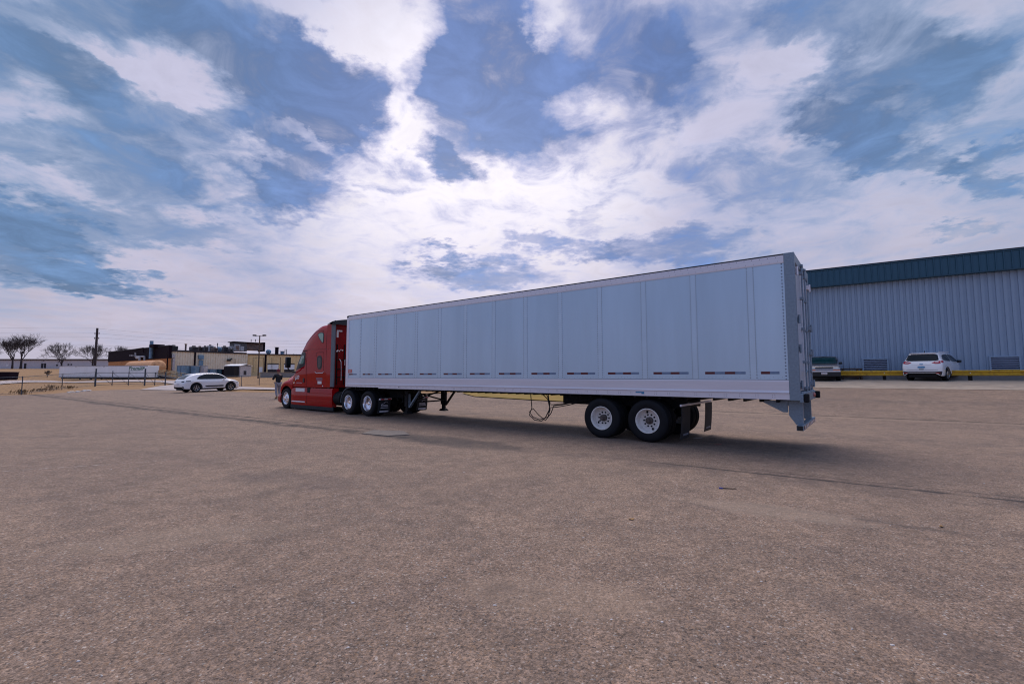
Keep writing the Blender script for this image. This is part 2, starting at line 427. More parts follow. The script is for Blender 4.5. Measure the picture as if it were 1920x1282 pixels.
        acc = f if acc is None else math_('ADD', acc, f)
    ahead = mapr(Y, -.1, .25, 0, 1)
    acc = math_('MULTIPLY', math_('MINIMUM', acc, 1.25), ahead)
    # the rest of the sky: broken cloud from noise only
    fb = noise(deck, 1.3, 9, .6, .3); fbf = noise(deck, 5.0, 8, .62, .6)
    rest = math_('MULTIPLY', mapr(fb.outputs[0], .40, .62, 0, 1), math_('SUBTRACT', 1, ahead))
    dens = math_('ADD', math_('MULTIPLY', acc, .93), rest); namp = mapr(el, .12, .42, .35, 1)
    dens = math_('ADD', dens, math_('MULTIPLY', math_('SUBTRACT', fb.outputs[0], .5), 1.5))
    dens = math_('ADD', dens, math_('MULTIPLY', math_('MULTIPLY', math_('SUBTRACT', fbf.outputs[0], .5), 2.4), namp))
    lowfade = mapr(el, .0, .14, .0, 1)
    dens = math_('MULTIPLY', math_('ADD', dens, .04), lowfade); midf = mapr(dens, -.15, .55, 0, 1); dark = mapr(dens, .25, 1.15, 0, 1)
    # sun glow behind the cloud
    sdir = ray(880, 345).normalized()
    cs = vm('DOT_PRODUCT', g, tuple(sdir))
    glow = mapr(cs, .89, 1.0, 0, 1); wide = mapr(cs, .60, 1.0, 0, 1, 'LINEAR')
    haze = mix(wide, SKY['hazeaway'], SKY['hazenear']); haze = mix(mapr(math_('ADD', fb.outputs[0], math_('MULTIPLY', fbf.outputs[0], .4)), .58, .80, 0, .55), haze, (.40, .47, .70)); haze = mix(glow, haze, SKY['sun'])
    hor = mapr(el, .0, .42, 1, 0)
    haze = mix(math_('MULTIPLY', hor, .75), haze, mix(wide, SKY['horaway'], SKY['hornear']))
    st = n.new('ShaderNodeTexSky'); st.sky_type = 'NISHITA'; st.sun_disc = False
    st.sun_elevation = math.asin(sdir.z); st.sun_rotation = math.atan2(sdir.x, sdir.y)
    blue = vm('MULTIPLY', st.outputs[0], (.004, .005, .006))
    side = mapr(math_('ABSOLUTE', az), .25, .85, 0, 1)
    dk = mix(side, SKY['dark'], SKY['darkside'])
    vari = mapr(fb.outputs[0], .35, .65, .80, 1.25, 'LINEAR'); vari = math_('MULTIPLY', vari, mapr(fbf.outputs[0], .3, .7, .72, 1.36, 'LINEAR'))
    sc = n.new('ShaderNodeVectorMath'); sc.operation = 'SCALE'; l.new(dk, sc.inputs[0]); l.new(vari, sc.inputs['Scale'])
    dk = vm('ADD', sc.outputs[0], blue)
    v2 = mapr(fbf.outputs[0], .25, .75, .88, 1.10, 'LINEAR')
    sc = n.new('ShaderNodeVectorMath'); sc.operation = 'SCALE'; l.new(haze, sc.inputs[0]); l.new(v2, sc.inputs['Scale'])
    mid = mix(glow, mix(side, SKY['mid'], SKY['midside']), (.60, .60, .82))
    col = mix(math_('MULTIPLY', midf, .9), sc.outputs[0], mid); col = mix(math_('MULTIPLY', dark, .95), col, dk)
    # sky behind the photographer: deeper blue-grey
    back = mapr(Y, -.35, .3, 1, 0)
    sb = n.new('ShaderNodeVectorMath'); sb.operation = 'MULTIPLY'; l.new(col, sb.inputs[0]); sb.inputs[1].default_value = SKY['back']
    col = mix(back, col, sb.outputs[0])
    l.new(col, bg.inputs[0]); bg.inputs[1].default_value = SKY['str']
    w.cycles.sampling_method = 'MANUAL'; w.cycles.sample_map_resolution = 512
    sd = bpy.data.lights.new('sun', 'SUN'); so = bpy.data.objects.new('sun', sd); COL.objects.link(so)
    sd.energy = SKY['sunpow']; sd.angle = R(38); sd.color = (1, .89, .82)
    up = Vector((sdir.x, sdir.y, sdir.z+1.5)).normalized()
    so.rotation_euler = up.to_track_quat('Z', 'Y').to_euler()
SKY = dict(hazenear=(.64, .61, .79), hazeaway=(.48, .52, .69), sun=(1.05, 1.0, 1.08), hornear=(.62, .56, .68), horaway=(.56, .48, .55),
           mid=(.34, .39, .61), midside=(.29, .38, .57), dark=(.115, .185, .41), darkside=(.118, .205, .375), back=(.85, .92, 1.05), str=1.0, sunpow=2.4)
build_world()
scene.view_settings.view_transform = 'Standard'; scene.view_settings.look = 'None'; scene.view_settings.gamma = 1
scene.view_settings.exposure = 0

# ------------------------------------------------------------------ ground
def asphalt():
    m = bpy.data.materials.new('asphalt'); m.use_nodes = True; n, l = nt(m); b = n['Principled BSDF']
    tc = n.new('ShaderNodeTexCoord'); P = tc.outputs['Object']
    def math_(op, a, b=None, c=None, clamp=False):
        q = n.new('ShaderNodeMath'); q.operation = op; q.use_clamp = clamp
        for i, v in enumerate((a, b, c)):
            if v is None: continue
            if isinstance(v, (int, float)): q.inputs[i].default_value = v
            else: l.new(v, q.inputs[i])
        return q.outputs[0]
    def noise(sc, det, rough, vec=P, dist=0):
        q = n.new('ShaderNodeTexNoise'); q.inputs['Scale'].default_value = sc; q.inputs['Detail'].default_value = det
        q.inputs['Roughness'].default_value = rough; q.inputs['Distortion'].default_value = dist; l.new(vec, q.inputs[0]); return q.outputs[0]
    def mapr(v, a, b_, c, d, t='LINEAR'):
        q = n.new('ShaderNodeMapRange'); q.interpolation_type = t; l.new(v, q.inputs[0])
        for i, k in zip((1, 2, 3, 4), (a, b_, c, d)): q.inputs[i].default_value = k
        return q.outputs[0]
    def mix(f, a, b_):
        q = n.new('ShaderNodeMix'); q.data_type = 'RGBA'; l.new(f, q.inputs[0])
        for i, v in ((6, a), (7, b_)):
            if isinstance(v, tuple): q.inputs[i].default_value = (*v, 1)
            else: l.new(v, q.inputs[i])
        return q.outputs[2]
    def dot(v):
        q = n.new('ShaderNodeVectorMath'); q.operation = 'DOT_PRODUCT'; l.new(P, q.inputs[0]); q.inputs[1].default_value = v; return q.outputs['Value']
    sep = n.new('ShaderNodeSeparateXYZ'); l.new(P, sep.inputs[0]); PX, PY = sep.outputs[0], sep.outputs[1]
    col = mix(mapr(noise(.16, 5, .6), .35, .65, 0, 1), ASP['a'], ASP['b'])
    col = mix(mapr(noise(1.1, 6, .65), .40, .72, 0, .7), col, ASP['c'])
    # aggregate: stones of 5-15 mm
    vo = n.new('ShaderNodeTexVoronoi'); vo.inputs['Scale'].default_value = 90; l.new(P, vo.inputs[0])
    hs = n.new('ShaderNodeSeparateColor'); l.new(vo.outputs['Color'], hs.inputs[0])
    stone = mapr(hs.outputs[0], 0, 1, .60, 1.42)
    fine = mapr(noise(150, 3, .7), .3, .7, .70, 1.30)
    mid = mapr(noise(24, 4, .7), .3, .7, .74, 1.26)
    sp = math_('MULTIPLY', math_('MULTIPLY', stone, fine), mid)
    sc = n.new('ShaderNodeVectorMath'); sc.operation = 'SCALE'; l.new(col, sc.inputs[0]); l.new(sp, sc.inputs['Scale']); col = sc.outputs[0]
    warm = mapr(hs.outputs[1], .62, 1, 0, .55); col = mix(warm, col, ASP['warm'])
    pale = mapr(hs.outputs[2], .965, .98, 0, .5); col = mix(pale, col, (.50, .46, .43))
    blot = math_('MULTIPLY', mapr(noise(5, 7, .8), .3, .7, .66, 1.34), mapr(noise(30, 5, .85), .32, .68, .50, 1.46)); sc = n.new('ShaderNodeVectorMath'); sc.operation = 'SCALE'; l.new(col, sc.inputs[0]); l.new(blot, sc.inputs['Scale']); col = sc.outputs[0]
    pit = mapr(noise(38, 4, .65), .60, .655, 0, .9); col = mix(pit, col, (.03, .025, .027))
    # construction joints and tar ridges running parallel to the warehouse
    D = dot((N.x, N.y, 0)); L = dot((E_.x, E_.y, 0))
    wob = math_('MULTIPLY', math_('SUBTRACT', noise(.35, 4, .6), .5), .5); wob2 = math_('MULTIPLY', math_('SUBTRACT', noise(3, 4, .7), .5), .25)
    def joint(d0, wid, amt, wa, color, br=.45, lo=-1e3, hi=1e3):
        nonlocal col
        x = math_('ADD', math_('SUBTRACT', D, d0), math_('MULTIPLY', wob, wa)); x = math_('ADD', x, math_('MULTIPLY', wob2, wa))
        k = mapr(math_('ABSOLUTE', x), 0, wid, amt, 0, 'SMOOTHSTEP')
        k = math_('MULTIPLY', k, mapr(noise(2.2, 5, .7), br-.12, br+.1, 0, 1))
        k = math_('MULTIPLY', k, mapr(L, lo, lo+1.5, 0, 1)); k = math_('MULTIPLY', k, mapr(L, hi-1.5, hi, 1, 0))
        col = mix(k, col, color)
    joint(21.4, .10, .95, .12, (.02, .017, .018), .30, hi=13)
    joint(21.0, .40, .45, .3, (.30, .22, .16), .40, hi=13)
    joint(8.6, .09, .95, .35, (.018, .015, .015), .43, hi=3.5)
    joint(8.85, .035, .9, .5, (.03, .024, .024), .46, hi=2)
    joint(8.45, .75, .35, 1.2, (.07, .055, .055), .47)
    joint(8.3, .38, .9, 1.6, (.03, .025, .025), .46, lo=7)
    joint(9.0, .16, .9, 1.3, (.03, .025, .025), .48, lo=9)
    joint(6.5, .10, .6, .9, (.07, .055, .05), .52, hi=2)
    joint(6.1, .03, .6, .9, (.05, .04, .04), .50, hi=3)
    joint(12.0, .03, .5, .6, (.04, .035, .035), .5)
    joint(15.2, .9, .28, 1.5, (.07, .06, .062), .46)
    joint(26.3, .8, .25, 1.0, (.08, .07, .072), .45)
    # damp dark stain by the slab, dust film
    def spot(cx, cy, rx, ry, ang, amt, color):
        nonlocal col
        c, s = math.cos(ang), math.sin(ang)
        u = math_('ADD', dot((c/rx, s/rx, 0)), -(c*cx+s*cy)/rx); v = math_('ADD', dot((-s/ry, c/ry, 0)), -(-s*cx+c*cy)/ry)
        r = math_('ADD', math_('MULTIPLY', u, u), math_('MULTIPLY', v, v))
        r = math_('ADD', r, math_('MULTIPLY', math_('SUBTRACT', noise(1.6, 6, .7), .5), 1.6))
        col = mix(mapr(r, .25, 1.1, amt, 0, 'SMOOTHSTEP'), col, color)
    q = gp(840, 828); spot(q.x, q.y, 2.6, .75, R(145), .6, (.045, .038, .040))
    q = gp(1450, 960); spot(q.x, q.y, 1.1, .35, R(150), .35, (.36, .275, .21))
    q = gp(1050, 1120); spot(q.x, q.y, .9, .35, R(170), .25, (.36, .26, .19))
    q = gp(330, 1010); spot(q.x, q.y, 1.3, .4, R(20), .22, (.36, .27, .20))
    q = gp(1700, 1180); spot(q.x, q.y, .9, .3, R(120), .35, (.09, .07, .065))
    for cx, cy, rr in ((-11, 1, 9.3), (-11, 1, 11.2), (9, -6, 15.5), (9, -6, 17.5)):
        u = math_('SUBTRACT', PX, cx); v = math_('SUBTRACT', PY, cy); rd = math_('SQRT', math_('ADD', math_('MULTIPLY', u, u), math_('MULTIPLY', v, v)))
        k = mapr(math_('ABSOLUTE', math_('SUBTRACT', rd, rr)), .05, .22, .24, 0, 'SMOOTHSTEP'); k = math_('MULTIPLY', k, mapr(noise(1.3, 5, .7), .42, .6, 0, 1)); col = mix(k, col, (.07, .055, .05))
    q = gp(560, 900); spot(q.x, q.y, 1.6, .5, R(160), .25, (.06, .05, .055))
    # almost worn-away paint line
    a, b2 = gp(0, 884), gp(372, 860); dv = (b2-a); ln = dv.length; dv.normalize(); nv = Vector((-dv.y, dv.x, 0))
    k = mapr(math_('ABSOLUTE', math_('SUBTRACT', dot(tuple(nv)), nv.dot(a))), .03, .045, 1, 0)
    t = math_('SUBTRACT', dot(tuple(dv)), dv.dot(a)); k = math_('MULTIPLY', k, mapr(t, ln-.1, ln, 1, 0))
    k = math_('MULTIPLY', k, mapr(noise(9, 5, .7), .50, .66, 0, .55)); col = mix(k, col, (.5, .46, .45))
    l.new(col, b.inputs['Base Color'])
    b.inputs['Roughness'].default_value = .82; b.inputs['Specular IOR Level'].default_value = .35
    bp = n.new('ShaderNodeBump'); bp.inputs['Strength'].default_value = .75; bp.inputs['Distance'].default_value = .006
    hgt = math_('ADD', math_('MULTIPLY', vo.outputs['Distance'], -1.2), math_('ADD', noise(60, 4, .7), math_('MULTIPLY', noise(9, 5, .6), 1.2)))
    l.new(hgt, bp.inputs['Height']); l.new(bp.outputs[0], b.inputs['Normal'])
    return m
ASP = dict(a=(.200, .142, .112), b=(.265, .187, .140), c=(.122, .092, .080), warm=(.33, .20, .12))
M['asphalt'] = asphalt()
def grassmat(name, a, b_, c):
    m = bpy.data.materials.new(name); m.use_nodes = True; n, l = nt(m); b = n['Principled BSDF']
    tc = n.new('ShaderNodeTexCoord'); prev = None
    for sc, lo, hi, cc in ((.08, .35, .65, b_), (.7, .45, .65, c), (6, .45, .7, a)):
        no = n.new('ShaderNodeTexNoise'); no.inputs['Scale'].default_value = sc; no.inputs['Detail'].default_value = 7; no.inputs['Roughness'].default_value = .7
        l.new(tc.outputs['Object'], no.inputs[0])
        mr = n.new('ShaderNodeMapRange'); mr.inputs[1].default_value = lo; mr.inputs[2].default_value = hi; l.new(no.outputs[0], mr.inputs[0])
        mx = n.new('ShaderNodeMix'); mx.data_type = 'RGBA'; l.new(mr.outputs[0], mx.inputs[0])
        if prev: l.new(prev, mx.inputs[6])
        else: mx.inputs[6].default_value = (*a, 1)
        mx.inputs[7].default_value = (*cc, 1); prev = mx.outputs[2]
    l.new(prev, b.inputs['Base Color']); b.inputs['Roughness'].default_value = .95
    return m
M['drygrass'] = grassmat('dry_grass', (.31, .175, .08), (.25, .15, .06), (.20, .11, .05))
M['greengrass'] = grassmat('yellow_green_grass', (.27, .17, .03), (.16, .14, .03), (.30, .18, .05))

def coords(lim, fine, f0):
    l = [0.0]; s = fine
    while l[-1] < lim:
        if l[-1] > f0: s *= 1.09
        l.append(l[-1]+s)
    return l
gx = coords(1600, 2.0, 95); xs = [-v for v in gx[:0:-1]]+gx
gy = coords(1600, 1.6, 200); ys = [-v for v in coords(60, 6, 20)[:0:-1]]+gy
g = MB(); w = len(ys)
g.add([(x, y, H(x, y)-.06) for x in xs for y in ys], [(i*w+j, (i+1)*w+j, (i+1)*w+j+1, i*w+j+1) for i in range(len(xs)-1) for j in range(w-1)])
tag(g.build('ground', 'drygrass', smooth=True), kind='structure')

def sheet(name, poly, m, up, g_=1.0, kind='structure'):
    v, f = fill([(p[0], p[1]) for p in poly], g_)
    mb = MB(); mb.add([(p.x, p.y, H(p.x, p.y)+up) for p in v], [tuple(t) for t in f])
    return tag(mb.build(name, m, smooth=True), kind=kind)
def px(*ps): return [gp(*p).xy for p in ps]
dn = lambda d, s_: N*d+E_*s_
# lot: left edge follows the grass verge seen in the photograph; right edge is the concrete apron
edge = px((0, 741.5), (60, 739.5), (100, 738), (150, 733.5), (205, 731), (262, 729.5))
edge2 = px((408, 733.5), (440, 734.5), (480, 735.5), (520, 736))
lot = [Vector((-60, -14)), Vector((-60, 27))]+[Vector((-50, 32))]+edge+edge2
lot += [dn(24, 24), dn(27.5, 20), dn(31, 17)]+[dn(31, -80), dn(-30, -80)]
lot += [Vector((0, -14))]
lot = [Vector(p) for p in lot]
sheet('parking_lot', lot, 'asphalt', 0, .9)
# driveway that leaves the lot past the white car, and the yard street behind the fence
e1 = px((250, 730)); e2 = px((412, 733))
sheet('driveway', [Vector(p) for p in px((262, 731), (300, 724), (330, 721), (300, 716.5), (230, 716), (120, 717.5), (0, 720.5), (0, 715), (90, 713.5), (240, 712.5), (345, 714), (395, 722), (440, 724.5), (520, 727.5), (520, 731.2), (455, 729.8), (425, 731), (410, 734))], mat('worn_concrete', (.40, .34, .33), .9, 0, .2, .5, dirt=(.3, .26, .26)), .035, 1.5)
sheet('concrete_apron', [dn(30.96, 17.3), dn(30.96, -80), dn(38.5, -80), dn(38.5, 17.3)], M['conc'], .012, 1.2)
isl = [gp(866, 738).xy, gp(890, 744).xy, gp(1000, 751).xy, gp(1112, 757).xy, gp(1180, 758).xy]
d0 = [N.dot(Vector(p)) for p in isl]; l0 = [E_.dot(Vector(p)) for p in isl]
sheet('grass_island', [Vector(p) for p in isl]+[dn(29.5, l0[-1]), dn(29.5, l0[0])], 'greengrass', .05, .6)
scene.cycles.filter_width = 1.1
# ------------------------------------------------------------------ semi trailer
TX0, TY0, TYAW = 5.766, 9.171, .906
TD = Vector((-math.sin(TYAW), math.cos(TYAW), 0)); TRt = Vector((TD.y, -TD.x, 0))
TORG = Vector((TX0, TY0, 0))+TRt*1.3; TRZ = math.atan2(TD.y, TD.x)
def S(px_, py_, w=0):                # pixel -> (s, z) on the vehicle's side plane (w metres inboard of the left face)
    r = ray(px_, py_); k = (TRt.dot(Vector((TX0, TY0, 0)))+w)/TRt.dot(r); P = r*k
    return ((P-Vector((TX0, TY0, 0))).dot(TD), P.z+CH)
def RP(px_, py_, s):                 # pixel -> (y, z) on a plane across the vehicle at s
    r = ray(px_, py_); k = (TD.dot(Vector((TX0, TY0, 0)))+s)/TD.dot(r); P = r*k
    return (1.3-(P-Vector((TX0, TY0, 0))).dot(TRt), P.z+CH)
def arc(mb, c, r, y, n=10, m=0): pass

def big_wheel(par, x, y, kind, sd, o=(0, 0, 0), r=.51):
    """kind: white (deep dish), chrome (deep dish), steer, inner"""
    t = MB(o); k = r/.51
    pr = [(.285, .118), (.30, .132), (.33, .140), (.38, .150), (.43, .150), (.47, .138), (.495, .122), (.508, .104)]
    tr = [(.51, .09)]
    for c in (.062, .022, -.022, -.062): tr += [(.51, c+.012), (.497, c+.008), (.497, c-.008), (.51, c-.012)]
    tr += [(.51, -.09)]
    full = [(a*k, b*sd) for a, b in pr+tr+[(a, -b) for a, b in pr[::-1]]]
    t.lathe(full, 56, (x, y, r)); 
    tyre = t.build('wheel', 'rubber', par, smooth=True, angle=35)
    if kind == 'inner': return tyre
    m = MB(o)
    if kind in ('white', 'chrome'):
        p = [(.300, .125), (.302, .138), (.288, .142), (.278, .130), (.270, .085), (.262, .02), (.256, -.04), (.235, -.062), (.20, -.055), (.172, -.035), (.165, -.028), (.09, -.028), (.088, -.03), (.0, -.03)]
        m.lathe([(a*k, b*sd) for a, b in p], 56, (x, y, r))
        rim = m.build('rim', 'wrim' if kind == 'white' else 'chrome', tyre, smooth=True, angle=30)
        d = MB(o)
        for j in range(2):                                        # hand holes
            a = 1.2+j*math.pi+x
            cx, cz = x+.212*k*math.cos(a), r+.212*k*math.sin(a)
            vs = [(cx+.026*math.cos(q)*1.0, y-.046*sd+sd*.006, cz+.034*math.sin(q)) for q in np.linspace(0, 2*math.pi, 14)[:-1]]
            d.add(vs, [tuple(range(13))])
        hb = MB(o)
        hub = [(.0, .10), (.045, .10), (.050, .085), (.052, .055), (.085, .045), (.09, -.03)] if kind == 'white' else [(0, .09), (.06, .085), (.085, .06), (.095, .0), (.10, -.03)]
        hb.lathe([(a*k, b*sd) for a, b in hub], 28, (x, y, r))
        for j in range(10):
            a = j*math.pi/5
            c = (x+.143*k*math.cos(a), y, r+.143*k*math.sin(a))
            (d if kind == 'white' else hb).lathe([(0, .0*sd), (.017, .0), (.019, -.03*sd)], 8, (c[0], y-.0, c[2])) 
            if kind == 'white': d.lathe([(.019, -.005*sd), (.022, -.027*sd)], 8, c)
        hb.add(d.v, d.f, 1) if 1 else 0
        hb.o = (0, 0, 0) if not any(o) else o
        hb.build('hub', ['hubdark' if kind == 'white' else 'chrome', 'dark'], tyre, smooth=True)
    else:
        p = [(.300, .125), (.302, .138), (.288, .142), (.278, .120), (.268, .07), (.255, .06), (.235, .085), (.20, .11), (.165, .125), (.11, .128), (.10, .13), (.095, .175), (.075, .20), (.0, .205)]
        m.lathe([(a, b*sd) for a, b in p], 48, (x, y, r)); m.build('rim', 'chrome', tyre, smooth=True, angle=30)
        d = MB(o)
        for j in range(10):
            a = j*math.pi/5+.2; cx, cz = x+.218*math.cos(a), r+.218*math.sin(a)
            d.add([(cx+.025*math.cos(q), y+sd*(.102-.0), cz+.025*math.sin(q)) for q in np.linspace(0, 2*math.pi, 12)[:-1]], [tuple(range(11))])
        m2 = d
        hb = MB(o); hb.add(d.v, d.f, 1)
        for j in range(10):
            a = j*math.pi/5; hb.lathe([(0, .16*sd), (.015, .155*sd), (.017, .12*sd)], 8, (x+.143*math.cos(a), y, r+.143*math.sin(a)))
        hb.build('hub', ['chrome', 'dark'], tyre, smooth=True)
    return tyre

tl = thing('semi_trailer', 'long white box trailer coupled behind the red tractor, doors closed, blue-white riveted side panels', 'trailer', TORG, TRZ)
Lt = 16.15
for sd in (1, -1):
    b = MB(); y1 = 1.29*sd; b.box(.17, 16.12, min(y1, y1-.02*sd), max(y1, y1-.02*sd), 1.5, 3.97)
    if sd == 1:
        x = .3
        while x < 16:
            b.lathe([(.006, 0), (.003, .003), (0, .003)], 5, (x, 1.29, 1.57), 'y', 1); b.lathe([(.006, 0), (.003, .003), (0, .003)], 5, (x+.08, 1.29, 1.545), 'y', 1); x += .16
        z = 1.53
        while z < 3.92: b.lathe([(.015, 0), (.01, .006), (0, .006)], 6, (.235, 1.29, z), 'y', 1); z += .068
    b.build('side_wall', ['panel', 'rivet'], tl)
    t = MB(); t.prism([(1.2*sd, 3.93), (1.300*sd, 3.93), (1.303*sd, 3.955), (1.300*sd, 4.09), (1.27*sd, 4.105), (1.2*sd, 4.105)], .19, 16.15, 'x')
    x = .3
    while x < 16.05:
        for z in (3.975, 4.06): t.lathe([(.006, .304*0+0), (.0, .004)] if 0 else [(.008, 0), (.004, .004*sd), (0, .004*sd)], 6, (x+(.03 if z > 4 else 0), 1.3015*sd, z), 'y', 1)
        x += .15
    t.build('top_rail', ['rail', 'rivet'], tl)
    t = MB(); t.box(.19, 16.15, min(1.29*sd, 1.24*sd), max(1.29*sd, 1.24*sd), 4.104, 4.125); t.build('roof_edge', 'black', tl)
    t = MB(); t.prism([(1.2*sd, 1.515), (1.294*sd, 1.515), (1.302*sd, 1.49), (1.300*sd, 1.30), (1.306*sd, 1.275), (1.318*sd, 1.262), (1.318*sd, 1.248), (1.298*sd, 1.238), (1.298*sd, 1.115), (1.2*sd, 1.115)], .19, 13.9, 'x')
    t.prism([(1.2*sd, 1.515), (1.294*sd, 1.515), (1.302*sd, 1.49), (1.300*sd, 1.30), (1.306*sd, 1.275), (1.318*sd, 1.262), (1.318*sd, 1.248), (1.298*sd, 1.238), (1.298*sd, 1.15), (1.2*sd, 1.15)], 13.9, 16.15, 'x')
    x = .45
    while x < 16:
        for dx in (0, .045):
            for z in (1.165, 1.205): t.lathe([(.007, 0), (.004, .004*sd), (0, .004*sd)], 5, (x+dx, 1.298*sd, z), 'y', 1)
        x += .31
    t.build('bottom_rail', ['rail', 'rivet'], tl)
    t = MB(); t.box(.19, 16.14, min(1.296*sd, 1.28*sd), max(1.296*sd, 1.28*sd), 1.5155, 1.523); t.build('rail_joint', 'black', tl)
SEAM = [.83, 2.02, 3.21, 4.41, 5.63, 6.83, 8.06, 9.28, 10.50, 11.72, 12.94, 14.16, 15.16]
for sd in (1, -1):
    for i, sx_ in enumerate(SEAM):
        t = MB(); w_ = .075 if i < 12 else .03
        t.box(sx_-w_, sx_+w_, min(1.288*sd, 1.294*sd), max(1.288*sd, 1.294*sd), 1.5235, 3.9295)
        if sd == 1:
            z = 1.56
            while z < 3.92:
                for dx in (-w_+.012, w_-.012): t.lathe([(.012, 0), (.007, .005), (0, .005)], 5, (sx_+dx, 1.294, z), 'y', 1)
                z += .06
        t.build('seam_strip', ['strip', 'rivet'], tl)
    if sd == 1:
        pass
    ed = [.235]+SEAM+[16.12]
    for i in range(len(ed)-1):                                 # red and silver conspicuity tape
        a, b = ed[i]+.09, ed[i+1]-.09
        if b-a < .3: a, b = ed[i]+.06, ed[i+1]-.05
        if i == 13: a, b = 15.35, 16.05
        t = MB(); n_ = 4 if b-a > .8 else 2; a2 = a+.06*(b-a); b2 = b-.12*(b-a)
        for k in range(n_):
            u, v_ = a2+(b2-a2)*k/n_, a2+(b2-a2)*(k+1)/n_
            t.box(u, v_, min(1.2885*sd, 1.2925*sd), max(1.2885*sd, 1.2925*sd), 1.635, 1.69, (k+1) % 2)
        t.build('reflective_tape', ['tapered', 'tapewhite'], tl)
t = MB(); t.box(.05, 16.14, -1.24, 1.24, 4.09, 4.11); t.build('roof', 'rail', tl)
t = MB(); t.cbox(16.10, 16.17, -1.3, 1.3, 1.15, 4.1, .02); t.build('front_wall', 'rail', tl)
for sd in (1, -1):
    y0, y1 = sorted((1.22*sd, 1.31*sd)); t = MB(); t.cbox(16.0, 16.18, y0, y1, 1.14, 4.09, .02); t.cbox(16.02, 16.19, y0-.01, y1+.005, 4.02, 4.12, .03, 1); t.build('front_corner_post', ['rail', 'black'], tl)
t = MB(); t.box(.1, 16.1, -1.2, 1.2, 1.16, 1.22)
x = .4
while x < 16: t.box(x, x+.05, -1.19, 1.19, 1.05, 1.16); x += .31
t.build('floor', 'under', tl)
# rear frame and doors
t = MB()
for sd in (1, -1): t.cbox(0, .19, min(1.18*sd, 1.31*sd), max(1.18*sd, 1.31*sd), 1.10, 4.13, .012)
t.cbox(0, .16, -1.18, 1.18, 3.93, 4.12, .012); t.cbox(-.03, .19, -1.18, 1.18, 1.08, 1.27, .012); t.cbox(-.05, .02, -1.31, 1.31, 1.06, 1.25, .015)
t.build('rear_frame', 'galv', tl)
for sd in (1, -1):
    d = MB(); d.cbox(.03, .09, min(.008*sd, 1.175*sd), max(.008*sd, 1.175*sd), 1.285, 3.92, .015); door = d.build('door', 'door', tl)
    for z in (1.42, 2.15, 2.75, 3.75):
        h = MB(); h.cbox(-.022, .04, min(1.05*sd, 1.2*sd), max(1.05*sd, 1.2*sd), z-.05, z+.05, .01); h.tube([(-.03, 1.2*sd, z-.09), (-.03, 1.2*sd, z+.09)], .022, 8)
        h.build('hinge', 'galv' if z < 3 else 'rail', door)
    for yy in (.28,):
        h = MB(); h.tube([(-.02, yy*sd, 1.2), (-.02, yy*sd, 4.05)], .018, 10)
        for z in (1.33, 1.9, 2.62, 3.3, 3.86): h.cbox(-.04, .035, yy*sd-.06, yy*sd+.06, z-.03, z+.03, .008)
        h.cbox(-.05, .02, yy*sd-.04, yy*sd+.04, 1.2, 1.26, .01); h.cbox(-.05, .02, yy*sd-.04, yy*sd+.04, 4.0, 4.06, .01)
        h.beam((-.045, yy*sd, 1.72), (-.05, (yy-.38)*sd if yy > .5 else (yy+.3)*sd, 1.66), .03, .015)
        h.build('lock_rod', 'galv', door)
    t = MB()
    for k in range(8):
        a, b = .02+k*.144, .02+(k+1)*.144
        t.box(.022, .0295, min(a*sd, b*sd), max(a*sd, b*sd), 1.31, 1.36, k % 2)
    t.build('reflective_tape', ['tapered', 'tapebright'], door)
    t = MB(); t.box(.024, .0298, min(.9*sd, 1.14*sd), max(.9*sd, 1.14*sd), 3.62, 3.88); t.build('reflective_tape', 'tapebright', door)
    t = MB(); t.cbox(-.14, -.05, min(1.14*sd, 1.30*sd), max(1.14*sd, 1.30*sd), 1.07, 1.24, .02); t.build('dock_bumper', 'rubber', tl)
    for yy in (.95, .75):
        t = MB(); t.lathe([(.05, 0), (.045, -.02), (0, -.025)], 14, (-.052, yy*sd, 1.16), 'x'); t.build('tail_lamp', 'taillight', tl)
# underride guard
t = MB()
for yy in (.95, -.62):
    t.prism([(.0, 1.08), (.0, .60), (.13, .60), (.25, .78), (.25, 1.08)], yy-.045, yy+.045, 'y')
    t.prism([(.27, 1.08), (.80, 1.08), (.36, .84), (.27, .84)], yy-.02, yy+.02, 'y')
t.cbox(-.02, .10, -1.25, 1.25, .50, .61, .012); guard = t.build('underride_guard', 'galv', tl)
t = MB()
for k in range(16): t.box(-.026, -.0195, -1.12+k*.14, -1.12+(k+1)*.14, .525, .585, (k+1) % 2)
t.build('reflective_tape', ['tapered', 'tapebright'], guard)
t = MB(); t.box(-.01, .09, 1.248, 1.256, .51, .60); t.build('end_cap', 'black', guard)
# sliding bogie
t = MB()
for yy in (.52, -.52): t.cbox(2.45, 6.0, yy-.05, yy+.05, .80, 1.05, .01)
for x in (2.5, 3.8, 5.4): t.cbox(x-.05, x+.05, -.55, .55, .82, .98, .01)
for x in (3.19, 4.42):
    t.tube([(x, -1.1, .51), (x, 1.1, .51)], .065, 12); t.tube([(x+.18, -.55, .62), (x+.18, .55, .62)], .10, 10)
    for yy in (.52, -.52): t.prism([(x+.35, .85), (x+.5, .85), (x+.1, .42), (x-.12, .42), (x-.12, .6)], yy-.05, yy+.05); t.lathe([(0, .0), (.12, .0), (.14, .1), (.12, .22), (0, .22)], 14, (x-.22, yy, .58), 'z')
t.build('bogie_frame', 'under', tl)
for x in (3.19, 4.42):
    for sd in (1, -1):
        big_wheel(tl, x, 1.125*sd, 'white', sd); big_wheel(tl, x, .79*sd, 'inner', sd)
